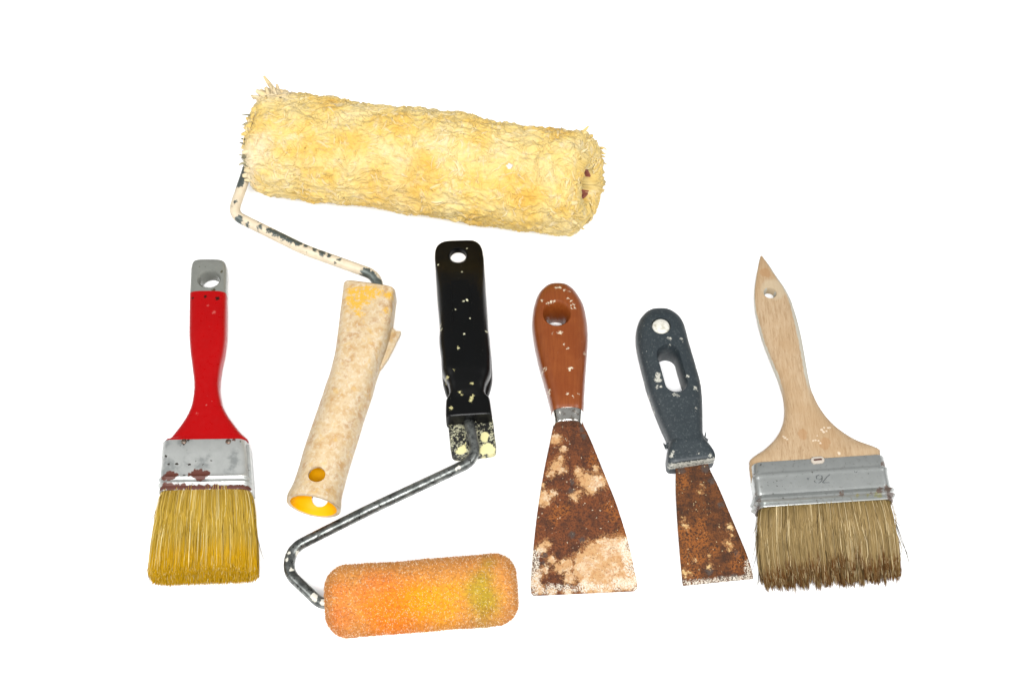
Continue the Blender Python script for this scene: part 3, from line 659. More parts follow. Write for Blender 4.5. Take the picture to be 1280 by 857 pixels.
m = Mat('black_plastic', .3, 0, .2)
col = m.mix(m.noise(.1, 4), rgb(6, 6, 5), rgb(10, 12, 14))
col = m.mix(m.math('MULTIPLY', m.step(m.noise(.5, 6, .75), .6, .76), .35), col, rgb(70, 72, 66))
fl = m.math('MAXIMUM', m.specks(.16, .07, .25), m.specks(.9, .14, .14, offset=(3, 8, 1))); col = m.mix(fl, col, rgb(190, 190, 175))
sp = m.blobs([(rel(foam, P(*cb(*q), 23)), r * .7) for q, r in (((365, 482), 1.0), ((338, 490), .7), ((363, 78), .7), ((157, 203), .8), ((327, 272), .5), ((345, 730), .7), ((180, 678), .8), ((172, 640), .6), ((303, 830), .8), ((505, 692), .8), ((385, 612), .5), ((283, 550), .4))], 1.1, .9, .2)
col = m.mix(sp, col, rgb(238, 236, 200))
sp2 = m.blobs([(rel(foam, P(*cc(*q), 22)), r * .72) for q, r in (((350, 330), 1.3), ((345, 345), 1.1), ((360, 315), .7), ((275, 295), .9), ((290, 310), .7), ((352, 245), .9), ((220, 392), 1.4), ((190, 193), .9), ((200, 200), .6), ((265, 30), .8), ((240, 165), .4))], 1.8, .8, .25)
col = m.mix(sp2, col, rgb(214, 206, 148))
m.bump(m.noise(.6, 5), .12, .25)
blk = m.done(col)
def sb(l, r, zc, h, e): return (cb(*l), cb(*r), zc, h, e)
def s8(l, r, zc, h, e): return (cc(*l), cc(*r), zc, h, e)
bst = [sb((222, 71), (392, 65), 15, 1.2, 4), sb((196, 76), (416, 69), 15, 1.8, 4), sb((165, 92), (444, 84), 15, 2.1, 4), sb((146, 115), (464, 108), 15, 2.3, 4), sb((136, 150), (476, 145), 15, 2.5, 4), sb((135, 205), (484, 200), 15.2, 2.9, 4), sb((141, 300), (491, 300), 15, 5.6, 3.6), sb((146, 390), (497, 390), 13.4, 8.8, 3.5),
       sb((152, 480), (503, 480), 12.2, 11, 3.4), sb((170, 700), (517, 700), 12.2, 11.2, 3.4), s8((148, 0), (466, 0), 12.2, 11.2, 3.4), s8((160, 110), (474, 110), 12.2, 11, 3.4), s8((164, 185), (474, 185), 12.3, 10.8, 3.4), s8((183, 235), (462, 230), 12.6, 10, 3.4), s8((206, 285), (442, 280), 12.8, 9.2, 4),
       s8((211, 325), (436, 318), 12.8, 8.6, 4), s8((203, 355), (446, 345), 12.6, 8.2, 5), s8((191, 380), (464, 366), 12.4, 8, 6), s8((189, 420), (471, 405), 12.2, 8, 7), s8((190, 487), (480, 470), 12, 8, 7), s8((192, 493), (480, 476), 12, 7.6, 7)]
low_ = [s8((150, 0), (466, 0), 7.5, 7, 2.6), s8((160, 110), (477, 110), 7.5, 7.2, 2.6), s8((164, 200), (482, 195), 7.5, 7.2, 2.6), s8((170, 255), (480, 245), 7.5, 7.0, 2.6), s8((183, 305), (468, 295), 7.5, 6.4, 2.6), s8((198, 340), (452, 332), 7.5, 5, 2.6), s8((215, 356), (430, 350), 7.5, 3, 2.6)]
hc = P(*cb(300, 163), 17.4)
c_h = vertical_cut(hc[0], hc[1], [(-2, 4.8), (16.4, 4.8), (17.2, 5.2), (20, 8)], n=36)
pn = [P(*cb(*q), 22.5) for q in ((247, 312), (378, 308), (398, 640), (262, 650))]
c_p = prism(pn, 22.4, 26)
bh = make_mesh('handle', *skin(rings(bst, 110, 56)), blk, foam, cuts=[c_h, c_p])
make_mesh('grip_underside', *skin(rings(low_, 40, 40)), blk, foam)
m = Mat('paint_spattered_socket', .55, 0, .35)
nn = m.noise(.85, 6, .72); n3 = m.noise(.18, 3, offset=(3, 1, 8))
spl = m.step(m.math('ADD', nn, m.math('MULTIPLY', m.math('SUBTRACT', n3, .5), .55)), .51, .57)
crm = m.mix(m.noise(.3, 4), rgb(236, 230, 180), rgb(176, 178, 164))
col = m.mix(spl, rgb(20, 20, 18), crm)
bl = m.blobs([(rel(foam, P(*cc(*q), 10)), r) for q, r in (((435, 570), 2.2), ((430, 590), 2.0), ((450, 650), 3.2), ((470, 660), 2.8), ((425, 665), 2.4), ((290, 660), 2.4), ((275, 670), 1.8), ((300, 640), 1.4))], 1.2, .5, .3)
col = m.mix(bl, col, rgb(250, 242, 178)); m.bump(nn, .3, .4)
soc = m.done(col)
pl = [cc(*q) for q in ((200, 490), (484, 470), (490, 520), (496, 580), (505, 640), (505, 672), (494, 688), (470, 694), (260, 714), (240, 713), (226, 700), (216, 650), (208, 560))]
pp = make_mesh('socket_plate', *prism([P(*q, 8) for q in pl], 3, 9), soc, foam, bevel=.9)
for xs in (((312, 492), (332, 491), (330, 560), (328, 640), (310, 642), (312, 560)), ((362, 490), (384, 488), (388, 560), (380, 640), (366, 640), (370, 560))):
    make_mesh('channel_wall', *prism([P(*cc(*q), 11) for q in xs], 8, 12.5), soc, pp, bevel=.5)

# ------------------------------------------------------------------ 4. brown handled scraper
cs, cg = crop(650, 350, 4.76), crop(650, 500, 3.294)
base = P(715, 560); base[2] = 0
bs = thing('paint_scraper', 'wide rusty paint scraper with a brown wooden handle and round hanging hole', 'scraper', base)
m = Mat('varnished_brown_wood', .32, 0, .4)
mp = m.n('Mapping'); m.t.links.new(m.co, mp.inputs[0]); mp.inputs['Rotation'].default_value = (0, 0, -.25); mp.inputs['Scale'].default_value = (1.1, .07, .5)
gr = m.noise(1.0, 4, .6, .3, vec=mp.outputs[0])
col = m.ramp(gr, [(.3, rgb(140, 68, 26)), (.5, rgb(152, 78, 32)), (.7, rgb(158, 84, 37))])
col = m.mix(m.math('MULTIPLY', m.step(m.noise(.06, 3), .45, .65), .5), col, rgb(138, 64, 22))
sp = m.blobs([(rel(bs, P(*cs(*q), 21)), r * .72) for q, r in (((238, 315), 1.3), ((228, 318), .8), ((300, 525), 1.5), ((296, 535), 1.0), ((215, 45), 1.2), ((235, 44), 1.0), ((265, 60), .8), ((292, 66), .7), ((285, 112), .7), ((305, 125), .7), ((320, 145), .7), ((300, 150), .7), ((325, 165), .7), ((308, 170), .6),
        ((130, 118), .8), ((145, 508), .7), ((135, 520), .6), ((155, 520), .5), ((175, 640), .9), ((178, 655), .7), ((285, 410), .6), ((262, 385), .5), ((315, 688), .7), ((285, 675), .7), ((350, 668), .5), ((385, 420), .6), ((165, 140), .7), ((185, 130), .7), ((205, 127), .7), ((192, 320), .5))], 1.7, .8, .25, rag=1.2)
sp = m.math('MAXIMUM', sp, m.specks(.5, .09, .3)); col = m.mix(m.math('MULTIPLY', sp, .9), col, rgb(252, 238, 208))
col = m.mix(m.math('MULTIPLY', m.specks(.5, .2, .25, offset=(4, 4, 4)), .6), col, rgb(90, 40, 14))
wood_b = m.done(col)
def sA(l, r, zc, h, e=2.9): return (cs(*l), cs(*r), zc, h, e)
st = [sA((192, 42), (246, 41), 11, 3.5), sA((165, 50), (285, 52), 11, 6.5), sA((132, 75), (322, 82), 11, 9), sA((108, 104), (345, 112), 11, 10.2), sA((88, 155), (372, 160), 11, 10.9), sA((76, 210), (388, 210), 11, 11), sA((72, 285), (400, 285), 11, 11), sA((82, 365), (403, 365), 11, 10.9), sA((99, 450), (398, 450), 11.1, 10.6),
      sA((121, 540), (392, 540), 11.2, 10.2), sA((145, 625), (386, 622), 11.3, 9.8), sA((170, 715), (381, 710), 11.3, 9.3), sA((185, 780), (377, 775), 11.3, 8.7), sA((189, 797), (374, 792), 11.3, 8.2)]
hc = P(*cs(217, 200), 21)
cut = vertical_cut(hc[0], hc[1], [(-2, 7.2), (4, 5.8), (9, 5.3), (15, 6.0), (20, 7.3), (21.4, 8.2), (24, 11)], n=40)
make_mesh('handle', *skin(rings(st, 90, 56)), wood_b, bs, cuts=[cut])
m = Mat('polished_collar', .16, 1.0, .5); col = m.mix(m.step(m.noise(.35, 5), .5, .7), rgb(250, 248, 240, 1.6), rgb(190, 176, 160, 1.5)); col = m.mix(m.specks(.5, .3, .3), col, rgb(230, 220, 200)); col_m = m.done(col)
ct = [sA((189, 794), (374, 788), 11.2, 7.9, 2.6), sA((190, 798), (374, 792), 11.2, 8.0, 2.6), sA((197, 838), (371, 832), 11, 7.6, 2.6), sA((200, 866), (369, 861), 10.8, 7.4, 2.6), sA((201, 872), (368, 867), 10.8, 7.0, 2.6), sA((206, 873), (362, 868), 10.8, 5, 2.6)]
make_mesh('collar', *skin(rings(ct, 24, 56)), col_m, bs)

def blade_z(py, y0, y1, z0, z1): return z0 + (z1 - z0) * min(1, max(0, (py - y0) / (y1 - y0)))
def sG(l, r, zc, h=.55, e=9): return (cg(*l), cg(*r), zc, h, e)
ZB = lambda y: 10.5 + (1.0 - 10.5) * (y - 88) / (808 - 88)
bl_st = [((140, 84), (256, 82)), ((139, 95), (258, 93)), ((130, 140), (279, 138)), ((120, 190), (301, 188)), ((105, 260), (329, 258)), ((90, 340), (360, 335)), ((76, 430), (394, 420)), ((64, 520), (423, 508)), ((54, 620), (451, 605)), ((47, 710), (470, 695)), ((45, 780), (483, 758)), ((47, 796), (484, 772)), ((56, 804), (472, 785))]
stt = [sG(l, r, ZB((l[1] + r[1]) / 2)) for l, r in bl_st]
def rust_blade(name, root, mapf, zf, patches, cream_c, cream2, rustA, rustB, rustC, grey_p, fine_edge, speck_n, orange):
    m = Mat(name, .75, 0, .22)
    n1 = m.noise(.16, 8, .72); n2 = m.noise(.9, 6, .75, offset=(9, 2, 4))
    col = m.ramp(n1, [(.3, rustA), (.44, rustB), (.56, rustC), (.7, rustB)])
    col = m.mix(m.math('MULTIPLY', m.step(n2, .49, .6), .85), col, rustA)
    col = m.mix(m.math('MULTIPLY', m.step(m.noise(.5, 8, .75, offset=(50, 2, 4)), .58, .66), .55), col, rgb(176, 98, 44))
    col = m.mix(m.math('MULTIPLY', m.step(m.noise(.7, 8, .8, offset=(5, 62, 4)), .6, .66), .7), col, rgb(52, 32, 22))
    if grey_p:
        gp = m.blobs([(rel(root, P(*mapf(*q), zf(q[1]))), r) for q, r in grey_p], 1.8, .5, .7)
        col = m.mix(m.math('MULTIPLY', gp, m.step(n2, .7, .4)), col, rgb(84, 74, 68))
    og = m.blobs([(rel(root, P(*mapf(*q), zf(q[1]))), r) for q, r in orange], 3, .3, 2.2)
    col = m.mix(m.math('MULTIPLY', m.math('MULTIPLY', og, .7), m.step(n2, .56, .44)), col, rgb(178, 104, 38))
    hz = m.blobs([(rel(root, P(*mapf(*q), zf(q[1]))), r * 1.12 + .35) for q, r in patches], 4.5, .5, .8, detail=8)
    hz = m.math('MULTIPLY', hz, m.step(m.noise(1.1, 7, .8, offset=(31, 3, 3)), .42, .56))
    col = m.mix(m.math('MULTIPLY', hz, .65), col, rgb(206, 148, 92))
    cp = m.blobs([(rel(root, P(*mapf(*q), zf(q[1]))), r * .82) for q, r in patches], 3.4, .36, .4, detail=6, rag=1.1)
    cc_ = m.mix(m.step(m.noise(.12, 8, .72), .36, .54), cream_c, cream2)
    cc_ = m.mix(m.math('MULTIPLY', m.step(m.noise(.45, 8, .8, offset=(1, 1, 9)), .47, .6), .75), cc_, rgb(204, 146, 92))
    cc_ = m.mix(m.math('MULTIPLY', m.step(m.noise(.8, 8, .8, offset=(1, 77, 9)), .55, .64), .8), cc_, rustB)
    col = m.mix(cp, col, cc_)
    sp = m.math('MAXIMUM', m.specks(.5, .24, speck_n), m.specks(1.0, .3, speck_n * .6, offset=(8, 3, 2)))
    col = m.mix(m.math('MULTIPLY', sp, .8), col, cream_c)
    if fine_edge:
        ed = m.blobs([(rel(root, P(*mapf(*q), zf(q[1]))), r) for q, r in fine_edge], 1.6, .5, .8)
        fk = m.step(m.noise(1.3, 4, .7, offset=(2, 7, 1)), .46, .54); col = m.mix(m.math('MULTIPLY', ed, fk), col, rgb(250, 240, 220))
    m.bump(m.math('ADD', n2, m.math('MULTIPLY', cp, .8)), .4, .35)
    return m.done(col)
patches = [((148, 160), 3.2), ((140, 170), 2.0), ((180, 205), 1.8), ((165, 245), 2.4), ((150, 275), 3.6), ((130, 300), 2.6), ((165, 290), 2.0), ((185, 290), 1.5), ((245, 300), 2.6), ((270, 330), 4.6), ((300, 335), 5.0), ((325, 335), 4.6), ((290, 365), 3.6), ((240, 380), 1.6), ((225, 400), 2.6), ((240, 290), 1.8), ((312, 282), 1.6),
           ((100, 400), 4.0), ((85, 420), 2.6), ((110, 420), 2.2), ((135, 385), 2.0), ((90, 350), 1.4), ((195, 680), 4.2), ((250, 652), 4.2), ((300, 625), 6), ((350, 605), 6), ((400, 600), 6), ((258, 705), 6.5), ((310, 680), 9), ((370, 660), 8), ((420, 650), 7), ((340, 740), 10), ((400, 720), 9), ((280, 760), 6), ((440, 740), 7), ((205, 735), 3.6), ((100, 700), 2.4), ((75, 720), 2.6), ((90, 610), 3.0),
           ((110, 590), 2.2), ((130, 660), 2.4), ((80, 780), 3), ((130, 790), 2.4), ((200, 795), 3), ((60, 750), 3), ((430, 580), 3), ((160, 690), 3.0)]
fe = [((60 + i * 34, 784 - i * 2 + 5 * math.sin(i * 1.7)), (2.6, 1.4, 3.2, 1.8)[i % 4]) for i in range(13)] + [((60, 640 + i * 40), 3) for i in range(4)] + [((440 + i * 6, 600 + i * 30), 4) for i in range(6)]
gp = [((210, 375), 1.8), ((255, 575), 1.8), ((215, 555), 1.8), ((102, 640), 1.6), ((98, 672), 1.4), ((290, 738), 1.8), ((275, 748), 1.4), ((305, 730), 1.4), ((252, 122), 1.6), ((262, 150), 1.4), ((215, 338), 1.4)]
bm1 = rust_blade('rusty_blade', bs, cg, ZB, patches, rgb(250, 228, 194), rgb(222, 176, 122), rgb(58, 33, 21), rgb(98, 54, 28), rgb(132, 72, 34), gp, fe, .35, [((160, 460), 4), ((190, 450), 3), ((370, 440), 4), ((390, 480), 3), ((300, 250), 3), ((140, 490), 3), ((420, 540), 3)])
make_mesh('blade', *skin(rings(stt, 60, 64)), bm1, bs, sharp=45)

# ------------------------------------------------------------------ 5. grey scraper
ch, cj = crop(780, 380, 3.892), crop(820, 540, 4.079)
base = P(865, 600); base[2] = 0
gs = thing('paint_scraper', 'narrow rusty paint scraper with a slate grey plastic handle and long slot', 'scraper', base)
m = Mat('slate_plastic', .5, 0, .35)
col = m.mix(m.noise(.12, 4), rgb(54, 64, 69), rgb(44, 53, 58))
col = m.mix(m.math('MULTIPLY', m.step(m.noise(.8, 8, .8), .53, .64), .55), col, rgb(116, 124, 124))
col = m.mix(m.math('MULTIPLY', m.math('MAXIMUM', m.specks(.9, .22, .2), m.specks(.2, .1, .3, offset=(2, 2, 2))), .85), col, rgb(206, 208, 200))
worn = [((165, 345), 2.2), ((160, 365), 2.0), ((175, 370), 1.4), ((160, 400), 1.2), ((140, 398), .8), ((178, 400), .9), ((222, 205), 1.2), ((185, 215), .7), ((245, 440), 1.1), ((262, 445), .8), ((235, 436), .6), ((350, 405), 1.6), ((358, 412), 1.2), ((310, 350), 1.1), ((355, 500), 1.0), ((357, 515), .9), ((125, 440), 1.2), ((135, 470), 1.2), ((142, 500), 1.2), ((148, 520), .9), ((118, 415), .8),
        ((78, 112), 1.4), ((92, 100), 1.0), ((225, 168), 1.0), ((215, 165), .8), ((280, 165), 1.2), ((290, 180), .9), ((85, 330), .9), ((232, 735), 1.4), ((226, 760), 1.6), ((222, 780), 1.2), ((240, 720), 1.0), ((330, 690), .7), ((360, 730), .7), ((420, 735), 1.2), ((410, 755), 1.3), ((390, 765), 1.3), ((360, 772), 1.3), ((330, 778), 1.4), ((300, 785), 1.4), ((270, 790), 1.4), ((245, 795), 1.3), ((430, 758), 1.0)]
band = [(rel(gs, P(*ch(60 + i * 4.4 + .12 * i * i, 150 + i * 25), 9)), .9 + .5 * (i * 7 % 3 == 0)) for i in range(16)] + [(rel(gs, P(*ch(303 + i * 7.2, 170 + i * 24), 14)), .5 + .5 * (i * 5 % 3 == 0)) for i in range(12)] + [(rel(gs, P(*ch(226 + i * 11, 788 - i * 1.55), zz)), 1.7) for i in range(20) for zz in (7, 11, 14.5)]
wb = m.blobs(band + [(rel(gs, P(*ch(*q), 18.2 if q[1] < 650 else (17.2 if q[1] < 740 else 12))), r * .78) for q, r in worn], 1.6, .8, .3, flat=False, detail=6)
fk = m.step(m.noise(.8, 7, .8, offset=(3, 3, 9)), .4, .5); col = m.mix(m.math('MULTIPLY', wb, fk), col, rgb(226, 224, 210))
m.bump(m.noise(.7, 5), .2, .3)
slate = m.done(col)
def sH(l, r, zc, h, e=3.2): return (ch(*l), ch(*r), zc, h, e)
st = [sH((146, 38), (192, 35), 9.5, 3.5), sH((120, 45), (220, 43), 9.5, 5.8), sH((90, 68), (256, 64), 9.5, 7.4), sH((70, 98), (280, 92), 9.5, 8.4), sH((58, 140), (296, 130), 9.5, 8.8), sH((58, 190), (309, 180), 9.5, 9), sH((70, 258), (329, 250), 9.5, 9), sH((86, 325), (349, 318), 9.5, 9), sH((105, 400), (369, 390), 9.5, 9),
      sH((128, 468), (377, 455), 9.5, 9), sH((154, 540), (380, 527), 9.5, 8.8), sH((184, 612), (381, 600), 9.6, 8.6), sH((206, 662), (384, 648), 9.8, 8.4), sH((214, 684), (392, 668), 9.8, 8.4), sH((213, 700), (402, 686), 9.8, 8.6, 4), sH((208, 730), (420, 712), 9.6, 8.6, 5), sH((205, 765), (436, 742), 9.4, 8.5, 6), sH((207, 788), (440, 757), 9.4, 8.3, 6), sH((214, 800), (437, 770), 9.4, 7.8, 6), sH((222, 805), (430, 775), 9.4, 6, 6)]
hc = P(*ch(181, 102), 18.5); c_h = vertical_cut(hc[0], hc[1], [(9, 5.0), (16, 5.2), (18.2, 5.6), (21, 7)], n=32)
a1, b1 = P(*ch(216, 244), 18.5), P(*ch(253, 375), 18.5); mid = (a1 + b1) / 2; lnv = b1 - a1; ang = math.atan2(lnv[1], lnv[0]) + math.pi / 2
c_s = vertical_cut(mid[0], mid[1], [(-2, 6.4), (4, 5.4), (14, 5.4), (17.5, 6.2), (20, 7.6)], length=np.linalg.norm(lnv), ang=ang, n=40)
gh = make_mesh('handle', *skin(rings(st, 100, 56)), slate, gs, cuts=[c_h, c_s])
m = Mat('dried_white_paint', .6, 0, .3); nn = m.noise(.5, 4); m.bump(nn, .4, .5); wpm = m.done(m.mix(m.step(nn, .45, .7), rgb(250, 247, 235), rgb(205, 200, 180)))
make_mesh('paint_plug', *dome((hc[0], hc[1], 16.4), 5.2, 1.6, 28), wpm, gs)
# torn plastic burrs at the neck
bur = []
for q in ((208, 686), (212, 690), (216, 684), (386, 648), (392, 652), (396, 660), (388, 662)):
    p0 = P(*ch(*q), 11 + rng.uniform(-2, 2)); sg = -1 if q[0] < 300 else 1
    bur.append(tube([p0 - np.array([sg * 2.0, 0, 0]), p0 + np.array([sg * .8, rng.normal(0, .8), .5]), p0 + np.array([sg * 1.6, rng.normal(0, 1.4), rng.normal(0, 1)])], [.9, .7, .3], 6, .5))
make_mesh('burrs', *join(*bur), slate, gh)
ZG = lambda y: 9.2 + (1.0 - 9.2) * (y - 185) / (780 - 185)
gb = [((100, 170), (262, 150)), ((100, 190), (268, 172)), ((100, 300), (315, 272)), ((107, 440), (372, 405)), ((117, 575), (427, 535)), ((128, 700), (474, 655)), ((135, 770), (494, 728)), ((138, 782), (496, 746))]
stt = [(cj(*l), cj(*r), ZG((l[1] + r[1]) / 2), .5, 9) for l, r in gb]
patches = [((375, 485), 2.0), ((380, 478), 1.3), ((388, 525), 1.0), ((365, 565), 2.2), ((378, 575), 1.6), ((372, 595), 1.1), ((150, 480), 1.6), ((138, 470), 1.0), ((155, 490), 1.0), ((145, 715), 1.4), ((150, 725), 1.3), ((175, 725), 1.2), ((275, 680), 1.1), ((265, 690), .8), ((195, 655), .8), ((272, 635), .8), ((225, 305), 1.0), ((235, 270), .9), ((140, 440), .6)]
fe = [((150 + i * 32, 776 - i * 3), 2.0) for i in range(11)] + [((470, 700), 2), ((478, 720), 2), ((466, 665), 1.6)]
gp = [((130, 196), 2), ((250, 186), 2.4), ((285, 250), 2), ((330, 370), 1.6), ((270, 710), 2), ((330, 745), 1.6), ((400, 740), 2), ((410, 620), 1.5)]
patches = [(q, r * .8) for q, r in patches]
bm2 = rust_blade('rusty_narrow_blade', gs, cj, ZG, patches, rgb(248, 222, 170), rgb(226, 186, 120), rgb(54, 33, 18), rgb(88, 50, 22), rgb(122, 70, 28), gp, fe, .22, [((150, 520), 5), ((190, 560), 6), ((230, 540), 5), ((160, 640), 5), ((220, 640), 4), ((190, 720), 4), ((430, 650), 4), ((400, 680), 3), ((130, 260), 4), ((225, 465), 3), ((300, 600), 3)])
make_mesh('blade', *skin(rings(stt, 50, 64)), bm2, gs, sharp=45)

# ------------------------------------------------------------------ 6. wide natural brush
cw, cx = crop(920, 310, 3.174), crop(920, 540, 3.896)
base = P(1025, 600); base[2] = 0
nb = thing('paint_brush', 'wide paint brush with a bare pale wooden handle and brown natural bristles', 'paint brush', base)
m = Mat('raw_beech', .6, 0, .25)
mp = m.n('Mapping'); m.t.links.new(m.co, mp.inputs[0]); mp.inputs['Rotation'].default_value = (0, 0, -.62); mp.inputs['Scale'].default_value = (1.0, .13, .6)
g1 = m.noise(.9, 5, .65, .2, vec=mp.outputs[0]); g2 = m.noise(2.2, 2, .5, 0, vec=mp.outputs[0], offset=(3, 9, 2))
col = m.ramp(g1, [(.3, rgb(186, 154, 116)), (.5, rgb(208, 178, 140)), (.7, rgb(218, 191, 155))])
col = m.mix(m.math('MULTIPLY', m.step(g2, .6, .7), .5), col, rgb(160, 114, 70))
col = m.mix(m.math('MULTIPLY', m.step(m.noise(.05, 3), .42, .66), .45), col, rgb(196, 160, 116))
kn = m.blobs([(rel(nb, P(*cw(*q), 13)), r) for q, r in (((263, 735), 2.6), ((265, 748), 2.2), ((355, 768), 2.6), ((350, 785), 2.6), ((115, 92), 3.0), ((125, 100), 2.0))], .8, .4, .6)
col = m.mix(m.math('MULTIPLY', kn, .5), col, rgb(188, 138, 88))
sq = m.blobs([(rel(nb, P(*cw(*q), 13)), r) for q, r in (((340, 722), .7), ((347, 730), .7), ((358, 726), .6), ((366, 712), .6), ((350, 712), .5), ((374, 710), .5), ((195, 750), .6), ((188, 744), .5), ((203, 758), .5), ((305, 765), .5), ((315, 763), .5), ((326, 765), .5), ((334, 775), .5), ((407, 816), .9), ((322, 745), .4), ((160, 690), .5))], .7, .8, .2)
col = m.mix(m.math('MULTIPLY', sq, .85), col, rgb(252, 232, 206))
rg = m.blobs([(rel(nb, P(*cw(150, 160), 13)), 7.0)], 1.2, .25, 1.5); col = m.mix(m.math('MULTIPLY', rg, .6), col, rgb(222, 204, 172))
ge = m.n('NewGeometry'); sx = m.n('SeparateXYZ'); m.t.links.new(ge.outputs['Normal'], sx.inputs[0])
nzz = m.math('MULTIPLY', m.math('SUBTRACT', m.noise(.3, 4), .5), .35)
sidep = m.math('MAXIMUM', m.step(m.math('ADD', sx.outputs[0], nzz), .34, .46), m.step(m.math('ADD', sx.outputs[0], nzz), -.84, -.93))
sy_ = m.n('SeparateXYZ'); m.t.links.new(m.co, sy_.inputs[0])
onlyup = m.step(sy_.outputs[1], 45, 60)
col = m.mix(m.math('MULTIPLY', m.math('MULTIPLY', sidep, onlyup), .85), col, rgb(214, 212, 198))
m.bump(g1, .15, .3)
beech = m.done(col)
def sW(l, r, zc, h, e=2.7): return (cw(*l), cw(*r), zc, h, e)
st = [sW((96, 34), (103, 33), 9, 1.0), sW((92, 50), (112, 46), 9, 2.0), sW((85, 84), (133, 74), 9, 2.6), sW((77, 130), (158, 112), 9, 2.9), sW((72, 200), (196, 168), 9, 3.3), sW((78, 262), (222, 224), 8.6, 4.2), sW((92, 322), (240, 285), 7.8, 5.6), sW((110, 382), (255, 345), 7.8, 5.6), sW((130, 432), (266, 402), 7.8, 5.6),
      sW((150, 482), (275, 455), 7.8, 5.6), sW((170, 532), (284, 508), 7.8, 5.6), sW((185, 582), (295, 560), 7.8, 5.6), sW((192, 635), (315, 610), 7.8, 5.6), sW((189, 682), (342, 655), 7.8, 5.6), sW((176, 722), (378, 698), 7.8, 5.6), sW((150, 764), (428, 738), 7.8, 5.7), sW((110, 803), (485, 770), 7.8, 5.8), sW((62, 836), (548, 792), 7.8, 6), sW((52, 850), (570, 804), 7.8, 6.2), sW((53, 872), (572, 824), 7.8, 6.3), sW((60, 930), (578, 884), 7.8, 6.3)]
hc = P(*cw(135, 178), 11.8)
cut = vertical_cut(hc[0], hc[1], [(-2, 3.3), (11.2, 3.3), (11.9, 3.7), (14, 5)], n=32)
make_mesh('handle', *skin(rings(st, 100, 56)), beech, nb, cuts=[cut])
prof = [(0, -.2), (.012, 0), (.22, .05)] + [(.25, .1), (.27, .55), (.30, .7), (.34, .5), (.4, .35)] + [(.66, .35)] + bead(.765, .036, 1.9) + bead(.885, .036, 1.9) + [(.95, .3), (.985, .4), (1, .2)]
Lt_, Rt2, Lb_, Rb_ = (938.5, 585), (1103, 574.5), (945.5, 640.5), (1114, 630)
Rf = ferrule_rings(Lt_, Rt2, Lb_, Rb_, 8.2, 7.4, prof, 0)
m = Mat('grey_tinplate', .3, .75, .5)
col = m.mix(m.noise(.15, 6, .65), rgb(226, 229, 226, 1.05), rgb(196, 201, 198))
col = m.mix(m.math('MULTIPLY', m.specks(.4, .3, .4), .7), col, rgb(96, 92, 84))
rs = m.blobs([(rel(nb, P(*cx(*q), 15.8)), r) for q, r in (((740, 275), 2.4), ((748, 300), 2.4), ((700, 285), 1.6), ((515, 300), 1.3), ((510, 308), 1.0), ((110, 330), 1.4), ((100, 365), 2.4), ((88, 290), 1.4), ((660, 300), 1.0), ((755, 330), 2.6), ((76, 200), 1.6), ((720, 150), 1.6), ((590, 305), .8))], 2.0, .5, .6)
col = m.mix(m.math('MULTIPLY', rs, .85), col, m.mix(m.noise(.7, 3), rgb(110, 60, 16), rgb(46, 32, 18)))
yl = m.blobs([(rel(nb, P(*cx(*q), 15.8)), r) for q, r in (((680, 300), 1.4), ((640, 305), 1.0), ((700, 310), 1.2), ((590, 308), 1.0))], 1.4, .5, .4); col = m.mix(m.math('MULTIPLY', yl, .6), col, rgb(206, 200, 120))
m.bump(m.noise(.35, 5), .12, .4)
dirt = m.step(m.noise(.5, 6, .7, offset=(8, 4, 4)), .56, .66)
col = m.mix(m.math('MULTIPLY', dirt, .35), col, rgb(120, 116, 104))
tin = m.done(col, .3, m.math('MULTIPLY', m.math('SUBTRACT', 1.0, rs), .7))
fer = make_mesh('ferrule', *skin(Rf, True, True), tin, nb, sharp=40)
m = Mat('stamped_mark', .45, .6, .5); stm = m.done(rgb(124, 128, 128))
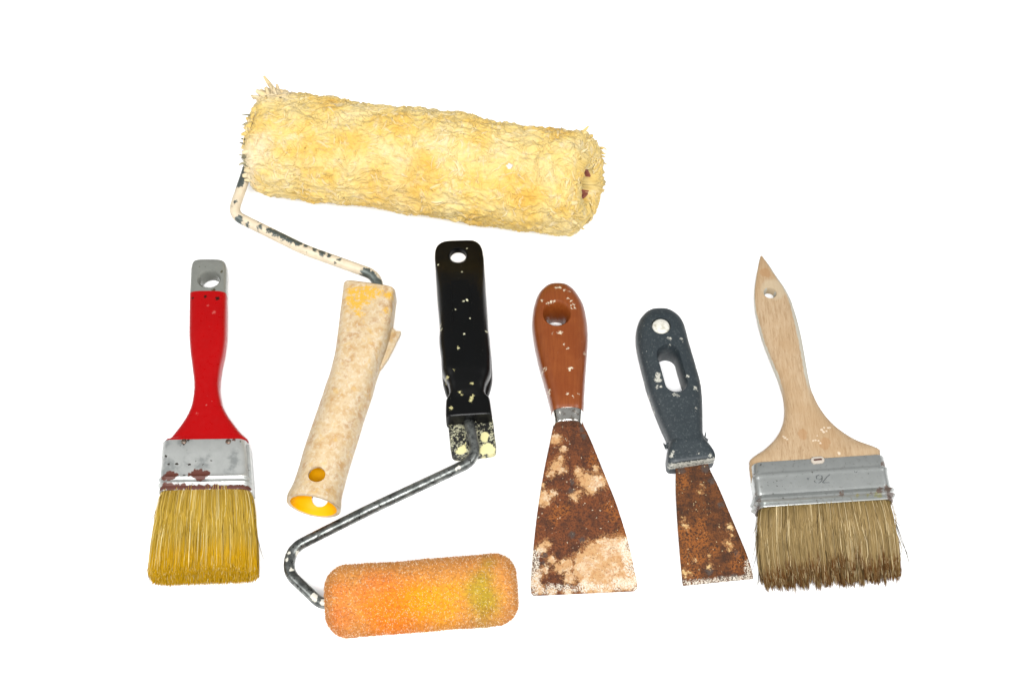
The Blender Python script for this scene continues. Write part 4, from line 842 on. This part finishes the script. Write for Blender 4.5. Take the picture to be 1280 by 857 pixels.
# the number 76 pressed into the plate, upside down as the brush lies
def strokes(lst, r=.26):
    out = []
    for p in lst: out.append(tube([P(*cx(*q), 15.95) for q in p], r, 8, 1.2))
    return join(*out)
make_mesh('stamped_number', *strokes([[(457, 205), (444, 216), (431, 232), (420, 247), (436, 245), (455, 244)],
           [(405, 206), (419, 212), (419, 224), (406, 231), (392, 227), (390, 214), (405, 206)], [(421, 222), (417, 238), (402, 248), (387, 245), (381, 236)]]), stm, fer)
ring_ = lambda c, r: [(c[0] + r * math.cos(a), c[1] + r * math.sin(a) * .9) for a in np.linspace(0, 2 * np.pi, 9)]
make_mesh('stamped_dot', *strokes([ring_((350, 226), 4)], .2), stm, fer)
make_mesh('stamped_dot', *strokes([ring_((583, 190), 7)], .2), stm, fer)
m = Mat('nail_enamel', .4, .2, .4); nlm = m.done(m.mix(m.noise(.8, 3), rgb(250, 240, 226), rgb(196, 180, 160)))
nc = P(*cx(397, 137), 15.5); 
nl = make_mesh('nail', *vertical_cut(nc[0], nc[1], [(14.5, 2.2), (16.0, 2.2), (16.4, 1.9), (16.55, 1.2)], 3.2, math.pi / 2 + .09, 24), nlm, fer)
m = Mat('rusty_nail_slot', .7, .2, .3); slm = m.done(rgb(92, 48, 36))
make_mesh('slot', *vertical_cut(nc[0], nc[1], [(16.2, .5), (16.75, .5), (16.8, .35)], 3.6, math.pi / 2 + .09, 16), slm, nl)
bm_ = bristle_mat('natural_bristle', rgb(128, 106, 56, 1.15), rgb(172, 146, 96, 1.2), rgb(112, 68, 22, 1.15), rgb(70, 50, 24), rgb(226, 204, 158, 1.35), .84, 1.02)
bristles('bristles', bm_, nb, (949, 640), (1109.5, 629), (953, 731), (1124, 722), 8.2, 6.4, 7.6, 7.4, 15000, .165, 130, 1.7, 6.0, bow=1.15, streak=.5)
g = lambda *a: [(*cx(x, y), z) for x, y, z in a]
stray(nb, m_str, [g((105, 440, 6), (85, 490, 5), (45, 560, 3)), g((104, 470, 6), (92, 560, 4), (72, 640, 2)), g((110, 500, 6), (98, 600, 4), (80, 670, 2)), g((118, 560, 6), (112, 660, 4), (108, 740, 2)), g((770, 395, 8), (820, 430, 6), (852, 485, 3)), g((768, 420, 8), (810, 470, 6), (838, 540, 3)), g((775, 440, 8), (815, 540, 5), (850, 650, 2)), g((776, 450, 8), (812, 545, 5), (845, 605, 2)),
                  g((778, 500, 6), (805, 560, 4), (800, 600, 2)), g((780, 560, 6), (790, 640, 4), (796, 690, 2)), g((120, 600, 6), (112, 690, 4), (104, 745, 2)), g((775, 430, 8), (808, 520, 6), (842, 632, 3))], .2)

loose(nb, m_str, (949, 640), (1109.5, 629), (948, 728), (1123, 719), 8, 30, .14, .06)
for o in bpy.data.objects:
    if '_o' in o: del o['_o']
